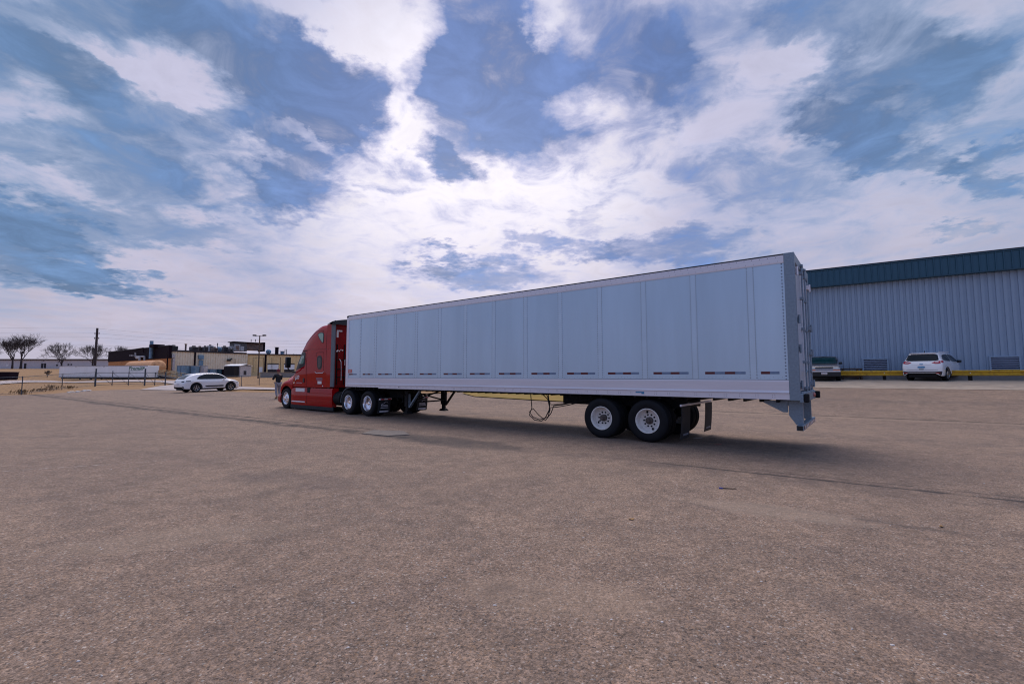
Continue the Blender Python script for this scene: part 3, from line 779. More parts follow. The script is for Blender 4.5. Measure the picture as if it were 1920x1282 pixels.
# mud flaps hung on a bar behind the wheels
t = MB(); t.cbox(2.36, 2.40, -1.25, 1.27, .885, .935, .008); t.tube([(2.38, .5, .91), (2.7, .5, .95)], .03, 8); t.build('flap_bar', 'rail', tl)
def flap(par, x, y0, y1, z0, z1, o=(0, 0, 0), lean=.05):
    n = 8; vs = []
    for i in range(n+1):
        z = z1-(z1-z0)*i/n; d = lean*(i/n)**2
        vs += [(x+d, y0, z), (x+d, y1, z), (x+d-.008, y1, z), (x+d-.008, y0, z)]
    fs = []
    for i in range(n):
        for k in range(4): fs.append((i*4+k, i*4+(k+1) % 4, i*4+4+(k+1) % 4, i*4+4+k))
    fs += [(0, 1, 2, 3), (n*4+3, n*4+2, n*4+1, n*4)]
    m = MB(o); m.add(vs, fs); return m.build('mud_flap', 'flap', par)
for sd in (1, -1):
    y0, y1 = sorted((.64*sd, 1.28*sd)); fl = flap(tl, 2.36, y0, y1, .13, .885)
    v, f = text('TRAILER', .13) if 0 else ([], [])
    t = MB()                                                   # worn white maker's stamp, unreadable
    for k in range(7):
        a = y0+.10+k*.055; t.box(2.388, 2.392, a, a+.034, .20+.006*(k % 2), .268)
    t.build('white_stamp', 'tapewhite', fl)
# landing gear
for sd in (1, -1):
    t = MB(); y_ = .92*sd; t.cbox(12.5, 12.68, y_-.09, y_+.09, .45, 1.13, .01); t.cbox(12.53, 12.65, y_-.06, y_+.06, .24, .46, .008)
    t.prism([(12.42, .19), (12.76, .19), (12.66, .28), (12.52, .28)], y_-.12, y_+.12)
    t.build('landing_leg', 'under', tl)
    t = MB(); b0_, b1_, b2_ = S(768.3, 763.5, .38), S(766.5, 734, .38), S(789, 735, .38); t.beam((b0_[0], y_, b0_[1]), (b1_[0], y_, 1.1), .09, .05); t.beam((b0_[0], y_, b0_[1]), (b2_[0], y_, 1.1), .09, .05); t.beam((b0_[0], y_, b0_[1]+.03), (12.6, y_, b0_[1]+.03), .06, .05); t.build('leg_brace', 'galv' if sd == 1 else 'under', tl)
t = MB(); t.beam((12.55, .92, .62), (12.55, -.92, 1.05), .05, .05); t.beam((12.6, .92, 1.05), (12.6, -.92, .62), .05, .05); t.beam((12.5, -.85, .62), (12.2, .85, .62), .05, .05); t.tube([(12.6, -.92, .9), (12.6, 1.15, .9)], .02, 8)
t.tube([(12.6, 1.15, .9), (12.6, 1.15, .62), (12.6, 1.22, .62)], .013, 6); t.build('cross_brace', 'under', tl)
# slack air hoses
t = MB()
def cat(pts, r=.012): t.tube(pts, r, 6)
def hang(a, b, sag, n=12):
    a, b = Vector(a), Vector(b); return [a.lerp(b, i/n)-Vector((0, 0, sag*4*(i/n)*(1-i/n))) for i in range(n+1)]
cat([(7.15, .6, 1.1), (7.1, .6, .62), (7.15, .6, .52), (7.2, .6, .40), (7.0, .6, .26), (6.75, .58, .24), (6.6, .6, .36), (6.45, .6, .62), (6.5, .6, 1.1)], .014)
cat([(6.75, .62, 1.1), (6.5, .62, .9), (6.42, .62, .6), (6.5, .62, .38), (6.8, .62, .28), (7.05, .6, .34), (7.2, .6, .5), (7.05, .6, .6), (6.85, .6, .42), (6.6, .6, .27), (6.4, .6, .5), (6.3, .6, .72), (5.9, .6, .78), (5.2, .6, .95)], .014)
cat([(6.55, .65, 1.1), (6.4, .65, .8), (6.45, .64, .55), (6.6, .64, .33)], .014); cat(hang((6.35, .66, .75), (4.9, .66, 1.02), .05), .014); cat(hang((6.4, .63, .66), (5.0, .63, .98), .04), .014)
t.build('air_hose', 'black', tl)
t = MB(); c = S(655.5, 698); t.box(c[0]-.17, c[0]+.17, 1.293, 1.297, 1.72, 1.87); t.build('red_badge', 'taillight', tl)
t = MB()
t.prism([(c[0]-.07, 1.785), (c[0]+.01, 1.785), (c[0]+.02, 1.792), (c[0]+.07, 1.79), (c[0]+.06, 1.803), (c[0]-.06, 1.80)], 1.297, 1.299)
t.build('badge_mark', 'tapebright', tl)
c = S(1199, 736); t = MB(); t.box(c[0]-.12, c[0]+.1, 1.2975, 1.3005, 1.185, 1.215); t.box(c[0]-.12, c[0]-.05, 1.2975, 1.3005, 1.16, 1.19); t.build('blue_sticker', 'bluedecal', tl)
t = MB(); c = S(748, 727); t.tube([(c[0], 1.3, 1.19), (c[0], 1.31, 1.19)], .018, 8); t.build('marker_lamp', 'black', tl)

# ------------------------------------------------------------------ red tractor
TO = (15.35, 0, 0)
tk = thing('semi_truck', 'red sleeper-cab tractor with tall roof fairing coupled to the long white trailer', 'truck', TORG+TD*15.35, TRZ)
def C3(x, y, w=.08): return S(500+x/6.105, 580+y/6.105, w)       # coordinates read off an enlarged crop
cabk = [(17.5, [(1.215, 1.08), (1.225, 1.8), (1.215, 2.8), (1.19, 3.5), (1.09, 3.84), (.8, 3.93), (0, 3.96)]),
        (18.5, [(1.215, 1.08), (1.225, 1.8), (1.215, 2.8), (1.18, 3.5), (1.07, 3.83), (.8, 3.92), (0, 3.95)]),
        (19.17, [(1.215, 1.08), (1.225, 1.8), (1.205, 2.75), (1.15, 3.35), (1.02, 3.68), (.78, 3.80), (0, 3.86)]),
        (19.79, [(1.215, 1.08), (1.225, 1.8), (1.19, 2.6), (1.11, 3.08), (.97, 3.40), (.74, 3.53), (0, 3.62)]),
        (20.26, [(1.21, 1.08), (1.22, 1.8), (1.16, 2.4), (1.07, 2.78), (.94, 3.03), (.72, 3.14), (0, 3.25)]),
        (20.52, [(1.205, 1.08), (1.21, 1.7), (1.13, 2.2), (1.04, 2.5), (.93, 2.66), (.7, 2.75), (0, 2.85)]),
        (20.75, [(1.19, 1.08), (1.19, 1.6), (1.10, 1.95), (1.03, 2.12), (.92, 2.26), (.68, 2.33), (0, 2.42)]),
        (20.97, [(1.16, 1.08), (1.15, 1.45), (1.07, 1.66), (1.0, 1.76), (.88, 1.85), (.65, 1.90), (0, 1.96)]),
        (21.1, [(1.12, 1.08), (1.10, 1.35), (1.0, 1.5), (.9, 1.6), (.8, 1.66), (.6, 1.7), (0, 1.75)])]
cab = loft(cabk, xr(17.5, 21.1, .08), 26, off=TO)
cabo = cab.build('cab', 'red', tk, smooth=True, angle=35); CT = bvh(cab)
hoodk = [(20.9, [(1.17, .95), (1.19, 1.2), (1.14, 1.42), (1.02, 1.58), (.86, 1.74), (.6, 1.84), (0, 1.90)]),
         (21.5, [(1.19, .85), (1.22, 1.12), (1.16, 1.32), (1.0, 1.44), (.82, 1.62), (.56, 1.72), (0, 1.78)]),
         (22.0, [(1.17, .75), (1.20, 1.0), (1.12, 1.2), (.94, 1.32), (.76, 1.50), (.5, 1.60), (0, 1.66)]),
         (22.35, [(1.06, .68), (1.08, .9), (1.0, 1.06), (.82, 1.18), (.66, 1.36), (.45, 1.46), (0, 1.52)]),
         (22.58, [(.84, .66), (.86, .82), (.8, .94), (.68, 1.04), (.56, 1.16), (.4, 1.26), (0, 1.34)]),
         (22.66, [(.6, .68), (.62, .8), (.58, .88), (.5, .94), (.42, 1.02), (.3, 1.08), (0, 1.12)])]
hood = loft(hoodk, xr(20.9, 22.66, .04), 24, arches=[(21.5, .50, .62, 1.36)], off=TO)
hood.build('hood', 'red', tk, smooth=True, angle=40); HT = bvh(hood)
fb_ = [(22.02, [(1.12, .26), (1.2, .34), (1.22, .5), (1.2, .66), (1.1, .74), (.8, .76), (0, .76)]), (22.4, [(1.05, .26), (1.14, .34), (1.16, .5), (1.12, .66), (1.0, .74), (.7, .76), (0, .76)]),
       (22.7, [(.8, .28), (.9, .36), (.92, .5), (.88, .62), (.78, .70), (.5, .72), (0, .72)]), (22.86, [(.5, .32), (.55, .4), (.56, .5), (.54, .58), (.45, .64), (.3, .66), (0, .66)])]
t = loft(fb_, xr(22.02, 22.86, .07), 20, off=TO); t.build('front_bumper', 'red', tk, smooth=True)
t = loft([(22.5, [(.45, .8), (.5, .9), (.5, 1.0), (.46, 1.1), (.4, 1.18), (.2, 1.2), (0, 1.2)]), (22.72, [(.40, .8), (.45, .9), (.45, 1.0), (.42, 1.06), (.36, 1.1), (.2, 1.12), (0, 1.12)])], [22.5, 22.6, 22.72], 18, off=TO)
t.build('grille', 'black', tk, smooth=True)
for sd in (1, -1): decal(HT, rnd([(.55*sd, .92), (.98*sd, .98), (1.0*sd, 1.16), (.7*sd, 1.12)] if sd > 0 else [(.55*sd, .92), (.7*sd, 1.12), (1.0*sd, 1.16), (.98*sd, .98)]), 'front', 'headlight', 'clearlamp', tk, o=TO)
# side extenders, sleeper end
for sd in (1, -1):
    t = MB(TO); a, b = sorted((1.19*sd, 1.228*sd)); t.cbox(17.48, 17.86, a, b+.0, 1.09, 2.785, .01); t.cbox(17.48, 17.86, min(1.17*sd, 1.222*sd), max(1.17*sd, 1.222*sd), 2.80, 3.88, .01); t.build('side_fairing', 'red', tk)
    t = MB(TO); t.prism([(17.20, 1.12), (17.478, 1.12), (17.478, 3.92), (17.38, 3.98), (17.20, 4.02)], a+.002, b+.008); t.build('side_extender', 'grey', tk)
t = MB(TO); 
for i in range(12):
    y = -1.16+i*.2109; z = lambda q: 4.02+.13*(1-(q/1.16)**2)
    t.add([(17.16, y, 3.84), (17.16, y+.2109, 3.84), (17.16, y+.2109, z(y+.2109)), (17.16, y, z(y)), (17.6, y, z(y)-.10), (17.6, y+.2109, z(y+.2109)-.10)], [(0, 1, 2, 3), (3, 2, 5, 4), (0, 4, 5, 1)])
t.build('roof_trim', 'black', tk)
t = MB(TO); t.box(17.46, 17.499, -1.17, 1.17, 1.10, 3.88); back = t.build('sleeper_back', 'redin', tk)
def RB(x, y, s=17.46): return RP(500+x/6.105, 580+y/6.105, s)
t = MB(TO); p0, p1, p2 = RB(802, 240), RB(865, 240), RB(808, 320)
t.box(17.452, 17.459, min(p0[0], p1[0]), max(p0[0], p1[0]), p0[1]-.05, p0[1]+.02); t.box(17.452, 17.459, p0[0]-.09, p0[0], p2[1], p0[1]-.05); t.build('reflective_tape', 'white', back)
for q, yy in ((0, 1.0), (1, -1.0)):
    t = MB(TO); p = RB(800, 160) if q == 0 else RB(885, 165); t.cbox(17.36, 17.45, p[0]-.13, p[0]+.02, p[1]-.03, p[1]+.03, .01); t.build('work_lamp', 'white', back)
t = MB(TO); p = [RB(832, 568, 17.3), RB(850, 600, 17.3), RB(852, 700, 17.3), RB(850, 810, 17.3)]
t.tube([(17.3, a, b) for a, b in p], .02, 8); p = RB(893, 600, 17.3); t.tube([(17.3, p[0], p[1]+.1), (17.3, p[0], p[1]-.15)], .025, 8); t.build('grab_pipe', 'chrome', back)
for cc, dy, col_ in ((0, 0, 'green'), (1, .12, 'tapered'), (2, .2, 'bluedecal')):     # coiled service lines
    pts = [];
    for i in range(120):
        u = i/119; a = u*2*math.pi*11
        pts.append((17.2-.95*u+.035*math.cos(a)*.4, .15+dy-.2*u, 1.85-.35*math.sin(math.pi*u)+.05*math.sin(a)+.05*cc))
    t = MB(TO); t.tube(pts, .009, 5); t.build('air_line', col_, tk)
t = MB(TO)
for x, y in ((805, 472), (822, 478), (840, 465), (858, 470), (795, 480)):
    p = RB(x, y); t.cbox(17.38, 17.45, p[0]-.03, p[0]+.03, p[1]-.03, p[1]+.03, .01)
t.build('connector', 'chrome', back)
t = MB(TO)
for x in (800, 885):
    p = RB(x, 600); t.tube([(17.43, p[0], 1.2), (17.43, p[0], 3.0)], .025, 8)
for z in (1.55, 1.9, 2.3): t.tube([(17.43, 1.0, z), (17.43, -.9, z)], .018, 8)
t.build('hose_rail', 'under', back)
# windows and door lines fitted to the cab side (both sides)
def both(poly, name, m, par=None, off=.006, g=.07, tree=None, rr=.25, only=None):
    for sdn in ('left', 'right'):
        if only and sdn != only: continue
        decal(tree or CT, rnd(poly, 3, rr), sdn, name, m, par or tk, off, g, TO)
W = lambda l, w=.1: [C3(x, y, w) for x, y in l]
both(W([(316, 668), (370, 495), (455, 480), (455, 645), (395, 676), (328, 696)], .14), 'window_frame', 'black', off=.006)
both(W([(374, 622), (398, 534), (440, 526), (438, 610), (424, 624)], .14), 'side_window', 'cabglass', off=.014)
both(W([(582, 560), (592, 530), (630, 530), (642, 560), (640, 650), (628, 684), (594, 684), (584, 650)]), 'sleeper_window_frame', 'black', rr=.2)
both(W([(595, 568), (601, 548), (623, 548), (630, 568), (628, 642), (620, 666), (601, 666), (596, 642)]), 'sleeper_window', 'glass', off=.012, rr=.2)
both(W([(586, 285), (612, 262), (650, 262), (664, 290), (664, 370), (656, 390), (640, 378), (606, 330)], .13), 'upper_window_frame', 'black', rr=.2)
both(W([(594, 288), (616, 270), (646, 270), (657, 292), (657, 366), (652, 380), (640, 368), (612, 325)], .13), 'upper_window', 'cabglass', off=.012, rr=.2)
def line(pts, w=.012, name='panel_gap', m='dark', tree=None, par=None, wdt=.1, raw=False, off=.004, only=None):
    P = [Vector(p) for p in (pts if raw else W(pts, wdt))]; 
    for sd in (1, -1):
        if only and only != sd: continue
        mb = MB(TO)
        for a, b in zip(P, P[1:]):
            n_ = max(1, int((b-a).length/.08)); prev = None
            for i in range(n_+1):
                q = a.lerp(b, i/n_); h = (tree or CT).ray_cast(Vector((q.x, 5*sd, q.y)), Vector((0, -sd, 0)))
                if h[0] is None: prev = None; continue
                c = h[0]+Vector((0, sd*off, 0)); dd = (b-a).normalized(); nn = Vector((-dd.y, 0, dd.x))*w/2
                cur = (c+nn, c-nn)
                if prev: mb.add([prev[0], cur[0], cur[1], prev[1]], [(0, 1, 2, 3)])
                prev = cur
        mb.build(name, m, par or tk)
line([(462, 482), (462, 600), (458, 885)], .014); line([(374, 480), (465, 472)], .035); line([(385, 462), (690, 455)], .010)
line([(688, 175), (688, 300), (686, 890)], .014); line([(290, 895), (745, 895)], .03, m='black')
line([(420, 395), (500, 300), (560, 255), (620, 240), (655, 246), (664, 262)], .018, wdt=.15)
line([(572, 540), (575, 500), (590, 492), (655, 490), (660, 510), (656, 700)], .014, name='vent_groove'); line([(562, 712), (575, 728), (650, 726), (660, 712)], .03, name='handrail', m='tapebright', off=.02)
line([(298, 880), (345, 800), (360, 780)], .012); line([(555, 850), (560, 862), (640, 865)], .008)
line([(455, 500), (455, 860)], .010, name='edge_highlight', m='red', off=.012)
t = MB(TO); p = C3(426, 815); t.cbox(p[0]-.07, p[0]+.07, 1.215, 1.25, p[1]-.09, p[1]+.12, .02); t.build('door_handle', 'black', tk)
def letters(s_, size, x, z, m, name, sd=1, shear=.25, tree=None, par=None):
    v, f = text(s_, size, shear, .002); h = (tree or CT).ray_cast(Vector((x, 5*sd, z)), Vector((0, -sd, 0)))
    mb = MB(TO)
    y = (h[0].y if h[0] else 1.22)
    mb.add([(x-a*sd, (y+.012*sd+c*sd), z+b) for a, b, c in v], f); mb.build(name, m, par or tk)
p = C3(330, 790, .1); letters('\u00b5n', .36, p[0], p[1]-.02, 'white', 'white_lettering', shear=.35)
def bars(l, m='tapebright', name='door_decal', yoff=.008):
    for x0, y0, x1, y1 in l:
        a, b = C3(x0, y0), C3(x1, y1)
        h = CT.ray_cast(Vector(((a[0]+b[0])/2, 5, (a[1]+b[1])/2)), Vector((0, -1, 0)))
        y = h[0].y if h[0] else 1.22
        t = MB(TO); t.box(min(a[0], b[0]), max(a[0], b[0]), y-.01, y+yoff, min(a[1], b[1]), max(a[1], b[1])); t.build(name, m, tk)
bars([(340, 836, 404, 841)]); bars([(568, 784, 638, 789), (566, 797, 642, 802), (575, 808, 638, 813)], 'tapewhite', 'sleeper_decal'); bars([(584, 820, 628, 853)], 'white', 'white_notice')
t = MB(TO); p = C3(308, 840); t.lathe([(0, .012), (.045, .012), (.05, 0)], 18, (p[0], 1.195, p[1])); t.build('round_badge', 'chrome', tk)
t = MB(TO); p = C3(642, 876); t.lathe([(0, .012), (.03, .012), (.03, 0)], 12, (p[0], 1.222, p[1])); t.build('marker_lamp', 'white', tk)
# chassis skirts
for sd in (1, -1):
    k = [(17.32, [(1.0, .22), (1.2, .235), (1.215, .30), (1.22, .62), (1.22, .98), (1.18, 1.05), (.9, 1.06)]), (19.5, [(1.0, .22), (1.2, .235), (1.215, .30), (1.22, .62), (1.22, .98), (1.18, 1.05), (.9, 1.06)]),
         (20.75, [(1.0, .22), (1.2, .235), (1.212, .30), (1.212, .62), (1.21, .96), (1.17, 1.03), (.9, 1.05)]), (20.98, [(1.0, .22), (1.17, .235), (1.19, .30), (1.19, .62), (1.19, .92), (1.15, 1.0), (.9, 1.04)])]
    mb = MB(TO); rows = []
    for x in xr(17.32, 20.98, .15):
        h = interp_keys([q[0] for q in k], [q[1] for q in k], x); rows.append([(x, p[0]*sd, p[1]) for p in h])
    w_ = 7; mb.add([p for r in rows for p in r], [(i*w_+j, i*w_+j+1, (i+1)*w_+j+1, (i+1)*w_+j) for i in range(len(rows)-1) for j in range(w_-1)]+[tuple(range(7)), tuple((len(rows)-1)*7+j for j in range(7))])
    mb.build('chassis_skirt', 'red', tk, smooth=True, angle=50)
    t = MB(TO); a, b = sorted((1.13*sd, 1.2*sd)); t.cbox(17.25, 21.0, a, b, .07, .25, .01); t.build('skirt_rubber', 'flap', tk)
    a, b = sorted((1.15*sd, 1.235*sd))
    t = MB(TO); t.cbox(19.66, 20.5, a, b, .85, 1.02, .02); t.build('upper_step_shine', 'white', tk)  # step opening as a white plate, its reflected light painted in
    t = MB(TO); t.cbox(19.62, 20.85, a, b+.0, .365, .42, .01); t.build('lower_step', 'rail', tk)
    t = MB(TO); t.box(19.45, 19.46, min(1.2*sd, 1.224*sd), max(1.2*sd, 1.224*sd), .32, 1.03); t.cbox(19.18, 19.42, min(1.2*sd, 1.23*sd), max(1.2*sd, 1.23*sd), .82, 1.05, .03); t.build('skirt_gap', 'dark', tk)
    t = MB(TO); t.cbox(17.4, 19.3, min(1.2*sd, 1.226*sd), max(1.2*sd, 1.226*sd), .81, .835, .005); t.cbox(17.4, 19.5, min(1.2*sd, 1.226*sd), max(1.2*sd, 1.226*sd), .44, .465, .005); t.build('skirt_ridge', 'red', tk)
    # quarter fender and tank behind the skirt
    t = MB(TO); t.lathe([(0, 0), (.26, 0), (.30, .03), (.30, .5), (0, .5)], 24, (16.78, .9*sd, .62), 'x'); t.build('fuel_tank', 'under', tk, smooth=True)
    t = MB(TO)
    for i in range(14):
        a0 = R(95-i*7); a1 = R(95-(i+1)*7)
        for r0, r1, y0, y1 in ((.60, .625, .70, 1.22),):
            q = lambda a, r: (16.02+r*math.cos(a), .50+r*math.sin(a))
            (xa, za), (xb, zb), (xc, zc_), (xd, zd) = q(a0, r0), q(a1, r0), q(a1, r1), q(a0, r1)
            ya, yb = sorted((y0*sd, y1*sd))
            t.add([(xa, ya, za), (xb, ya, zb), (xc, ya, zc_), (xd, ya, zd), (xa, yb, za), (xb, yb, zb), (xc, yb, zc_), (xd, yb, zd)], [(0, 1, 2, 3), (4, 5, 6, 7), (3, 2, 6, 7), (0, 1, 5, 4), (1, 2, 6, 5), (0, 3, 7, 4)])
    t.build('quarter_fender', 'grey', tk)
    # mirror
    t = MB(TO); a, b = sorted((1.42*sd, 1.66*sd)); t.cbox(20.62, 20.78, a, b, 1.98, 2.50, .05); mi = t.build('mirror', 'black', tk, smooth=True)
    t = MB(TO); t.cbox(20.608, 20.622, a+.03, b-.03, 2.04, 2.45, .005); t.build('mirror_glass', 'glass', mi)
    t = MB(TO); t.tube([(20.7, 1.54*sd, 2.0), (20.72, 1.5*sd, 1.90), (20.68, 1.3*sd, 1.80), (20.6, 1.12*sd, 1.74)], .035, 8); t.build('mirror_arm', 'black', mi, smooth=True)
    big_wheel(tk, 21.5, 1.06*sd, 'steer', sd, TO, .50)
    for x in (16.02, 14.67): big_wheel(tk, x, 1.12*sd, 'chrome', sd, TO, .50); big_wheel(tk, x, .79*sd, 'inner', sd, TO, .50)
    y0, y1 = sorted((.68*sd, 1.25*sd)); fl = flap(tk, 13.95, y0, y1, .14, .66, TO, .06)
    if sd == 1 or sd == -1:
        t = MB(TO); xx = 13.97
        pts = [(xx-.03, (y0+y1)/2+.17*1, .44), (xx-.03, (y0+y1)/2+.12, .50), (xx-.03, (y0+y1)/2+.02, .53), (xx-.03, (y0+y1)/2-.02, .57), (xx-.03, (y0+y1)/2-.10, .58), (xx-.03, (y0+y1)/2-.16, .54)]
        t.tube(pts, .007, 5)
        for j, (zz_, wd) in enumerate(((.45, .30), (.41, .34), (.35, .36))):
            for k2 in range(9): t.box(13.945, 13.95+.012, (y0+y1)/2-wd/2+k2*wd/9, (y0+y1)/2-wd/2+(k2+.62)*wd/9, zz_-.014, zz_+.012)
        t.build('white_logo', 'tapebright', fl)
        t = MB(TO); t.box(13.965, 13.992, (y0+y1)/2-.2, (y0+y1)/2+.2, .185, .24); t.build('flap_plate', 'tapebright', fl)
    t = MB(TO); t.cbox(13.86, 13.92, y0, y1, .66, .72, .01); t.build('light_bar', 'rail', tk)
    t = MB(TO); t.cbox(13.84, 13.86, y0+.05, y0+.2, .665, .715, .005); t.cbox(13.84, 13.86, y1-.2, y1-.05, .665, .715, .005); t.build('tail_lamp', 'taillight', tk)
t = MB(TO)
for yy in (.43, -.43): t.cbox(13.5, 22.4, yy-.045, yy+.045, .72, 1.0, .01)
for x in (13.6, 14.6, 16.0, 17.0): t.cbox(x-.05, x+.05, -.43, .43, .76, .96, .01)
for x in (16.02, 14.67): t.tube([(x, -1.1, .5), (x, 1.1, .5)], .08, 10); t.lathe([(0, -.2), (.15, -.12), (.2, 0), (.15, .12), (0, .2)], 14, (x, 0, .5), 'x')
t.tube([(21.5, -1.0, .5), (21.5, 1.0, .5)], .06, 8); t.cbox(17.6, 21.9, -1.0, 1.0, .4, 1.1, .03); t.build('chassis', 'under', tk)
t = MB(TO); t.lathe([(0, 0), (.5, 0), (.52, .04), (.48, .10), (0, .11)], 24, (15.3, 0, 1.02), 'z'); t.cbox(16.3, 17.2, -.42, .42, 1.0, 1.03, .01); t.build('fifth_wheel', 'under', tk)
t = MB(TO); decal(CT, [(-.95, 1.98), (.95, 1.98), (.9, 2.72), (-.9, 2.72)], 'front', 'windshield', 'glass', tk, .012, .15, TO)
# ------------------------------------------------------------------ cars
def car_wheel(par, x, y, r, sd, m):
    t = MB(); w = .115
    t.lathe([(a*r, b*sd) for a, b in [(.62, w*.9), (.70, w*1.08), (.85, w*1.1), (.94, w*.98), (1, w*.78), (1, -w*.78), (.94, -w), (.62, -w)]], 36, (x, y, r))
    ty = t.build('wheel', 'rubber', par, smooth=True, angle=35)
    t = MB(); t.lathe([(a*r, b*sd) for a, b in [(.64, w*.95), (.62, w*1.02), (.58, w*.8), (.54, w*.1), (0, w*.1)]], 32, (x, y, r))
    t.build('wheel_barrel', 'dark', ty, smooth=True)
    t = MB()
    t.lathe([(.64*r, w*.97*sd), (.625*r, w*1.08*sd), (.58*r, w*1.0*sd), (.57*r, w*.7*sd)], 32, (x, y, r)); t.lathe([(0, w*.9*sd), (.12*r, w*.88*sd), (.15*r, w*.6*sd)], 16, (x, y, r))
    for k in range(5):
        for da in (-.13, .13):
            a = k*2*math.pi/5+.3; a1 = a+da; a0 = a+da*.5
            t.beam((x+.1*r*math.cos(a), y+w*.82*sd, r+.1*r*math.sin(a)), (x+.6*r*math.cos(a1), y+w*.92*sd, r+.6*r*math.sin(a1)), .06*r/.35*.6, .03)
    t.build('rim', m, ty, smooth=True, angle=40)
    return ty
def car(name, label, cat, st, arch, wr, sp, group=None):
    root = thing(name, label, cat, group=group)
    keys = []
    for x, top, belt, hw, hwr, sill in st:
        keys.append((x, [(hw*.90, sill), (hw*.975, sill+.10*(belt-sill)), (hw*.995, sill+.5*(belt-sill)), (hw, sill+.8*(belt-sill)), (hw*.965, belt), (hwr+(hw*.965-hwr)*.5, belt+.5*(top-belt)), (hwr+.02, belt+.86*(top-belt)), (hwr*.78, belt+.97*(top-belt)), (0, top)]))
    ar = [(a, wr+.01, sp.get('ar', wr+.07), sp.get('zfix', .95)) for a in arch]
    ex = [a+s_*(wr+.07)*k for a in arch for s_ in (1, -1) for k in (.96, .985, .999, 1.003)]
    mb = loft(keys, xr(st[0][0], st[-1][0], .04, ex), 30, ar); T = bvh(mb)
    mb.build('body', sp['paint'], root, smooth=True, angle=38)
    hw = max(s_[3] for s_ in st)
    t = MB(); t.cbox(st[0][0]+.16, st[-1][0]-.16, -hw+.27, hw-.27, .20, .80, .03); 
    for a in arch:
        t.box(a-.36, a+.36, -hw+.05, hw-.05, wr+.12, wr+.36) if 0 else None
    t.build('underbody', 'dark', root)
    for a in arch:
        for s_ in (1, -1): car_wheel(root, a, (hw-.135)*s_, wr, s_, sp['rim'])
    def D(poly, side, nm, m, off=.006, g=.06, r=.2, par=None): return decal(T, rnd(poly, 3, r) if r else poly, side, nm, m, par or root, off, g)
    for poly in sp.get('side_glass', []):
        for s_ in ('left', 'right'): D(poly, s_, 'side_window', 'glass')
    for s_ in ('left', 'right'):
        for nm, m, poly, off in sp.get('side', []): D(poly, s_, nm, m, off)
    for nm, side, m, poly, off in sp.get('ends', []): D(poly, side, nm, m, off, r=.15)
    if sp.get('clad'):
        for s_ in (1, -1):
            for a in arch:                                   # dark wheel-arch lips
                t = MB(); R0 = wr+.065
                for k in range(20):
                    a0, a1 = R(-8+k*9.8), R(-8+(k+1)*9.8); q = []
                    for aa in (a0, a1):
                        for rr in (R0-.01, R0+.045):
                            x, z = a+rr*math.cos(aa), wr+rr*math.sin(aa)
                            h = T.ray_cast(Vector((x, 4*s_, z)), Vector((0, -s_, 0))); yy = h[0].y if h[0] and abs(h[0].y) > hw*.8 else hw*.97*s_
                            q.append((x, yy+.008*s_, z))
                    t.add(q, [(0, 1, 3, 2)])
                t.build('arch_trim', sp['clad'], root)
    for s_ in (1, -1):
        mx, mz = sp['mirror']; h = T.ray_cast(Vector((mx, 4*s_, mz)), Vector((0, -s_, 0))); yy = abs(h[0].y) if h[0] else hw
        t = MB(); a, b = sorted(((yy+.0)*s_, (yy+.22)*s_)); t.cbox(mx-.05, mx+.09, min((yy+.02)*s_, (yy+.19)*s_), max((yy+.02)*s_, (yy+.19)*s_), mz-.02, mz+.12, .035); t.tube([(mx+.02, (yy-.02)*s_, mz-.02), (mx+.02, (yy+.08)*s_, mz+.01)], .02, 6)
        t.build('wing_mirror', sp.get('mirmat', sp['paint']), root, smooth=True)
    for nm, m, b in sp.get('boxes', []):
        t = MB(); t.cbox(*b, .012); t.build(nm, m, root)
    root['_'] = 0; del root['_']
    return root, T
def park(root, x, y, heading):         # heading angle of +x axis; sits on the slope of the ground
    d = Vector((math.cos(heading), math.sin(heading), 0)); s_ = Vector((-d.y, d.x, 0)); c = Vector((x, y, 0))
    zf, zr = H(*(c+d*1.35).xy), H(*(c-d*1.35).xy); zl, zt = H(*(c+s_*.7).xy), H(*(c-s_*.7).xy)
    X = Vector((d.x*2.7, d.y*2.7, zf-zr)).normalized(); Y = Vector((s_.x*1.4, s_.y*1.4, zl-zt)); Z = X.cross(Y).normalized(); Y = Z.cross(X)
    m = Matrix((X, Y, Z)).transposed().to_euler(); root.rotation_euler = m; root.location = (x, y, (zf+zr)/2)

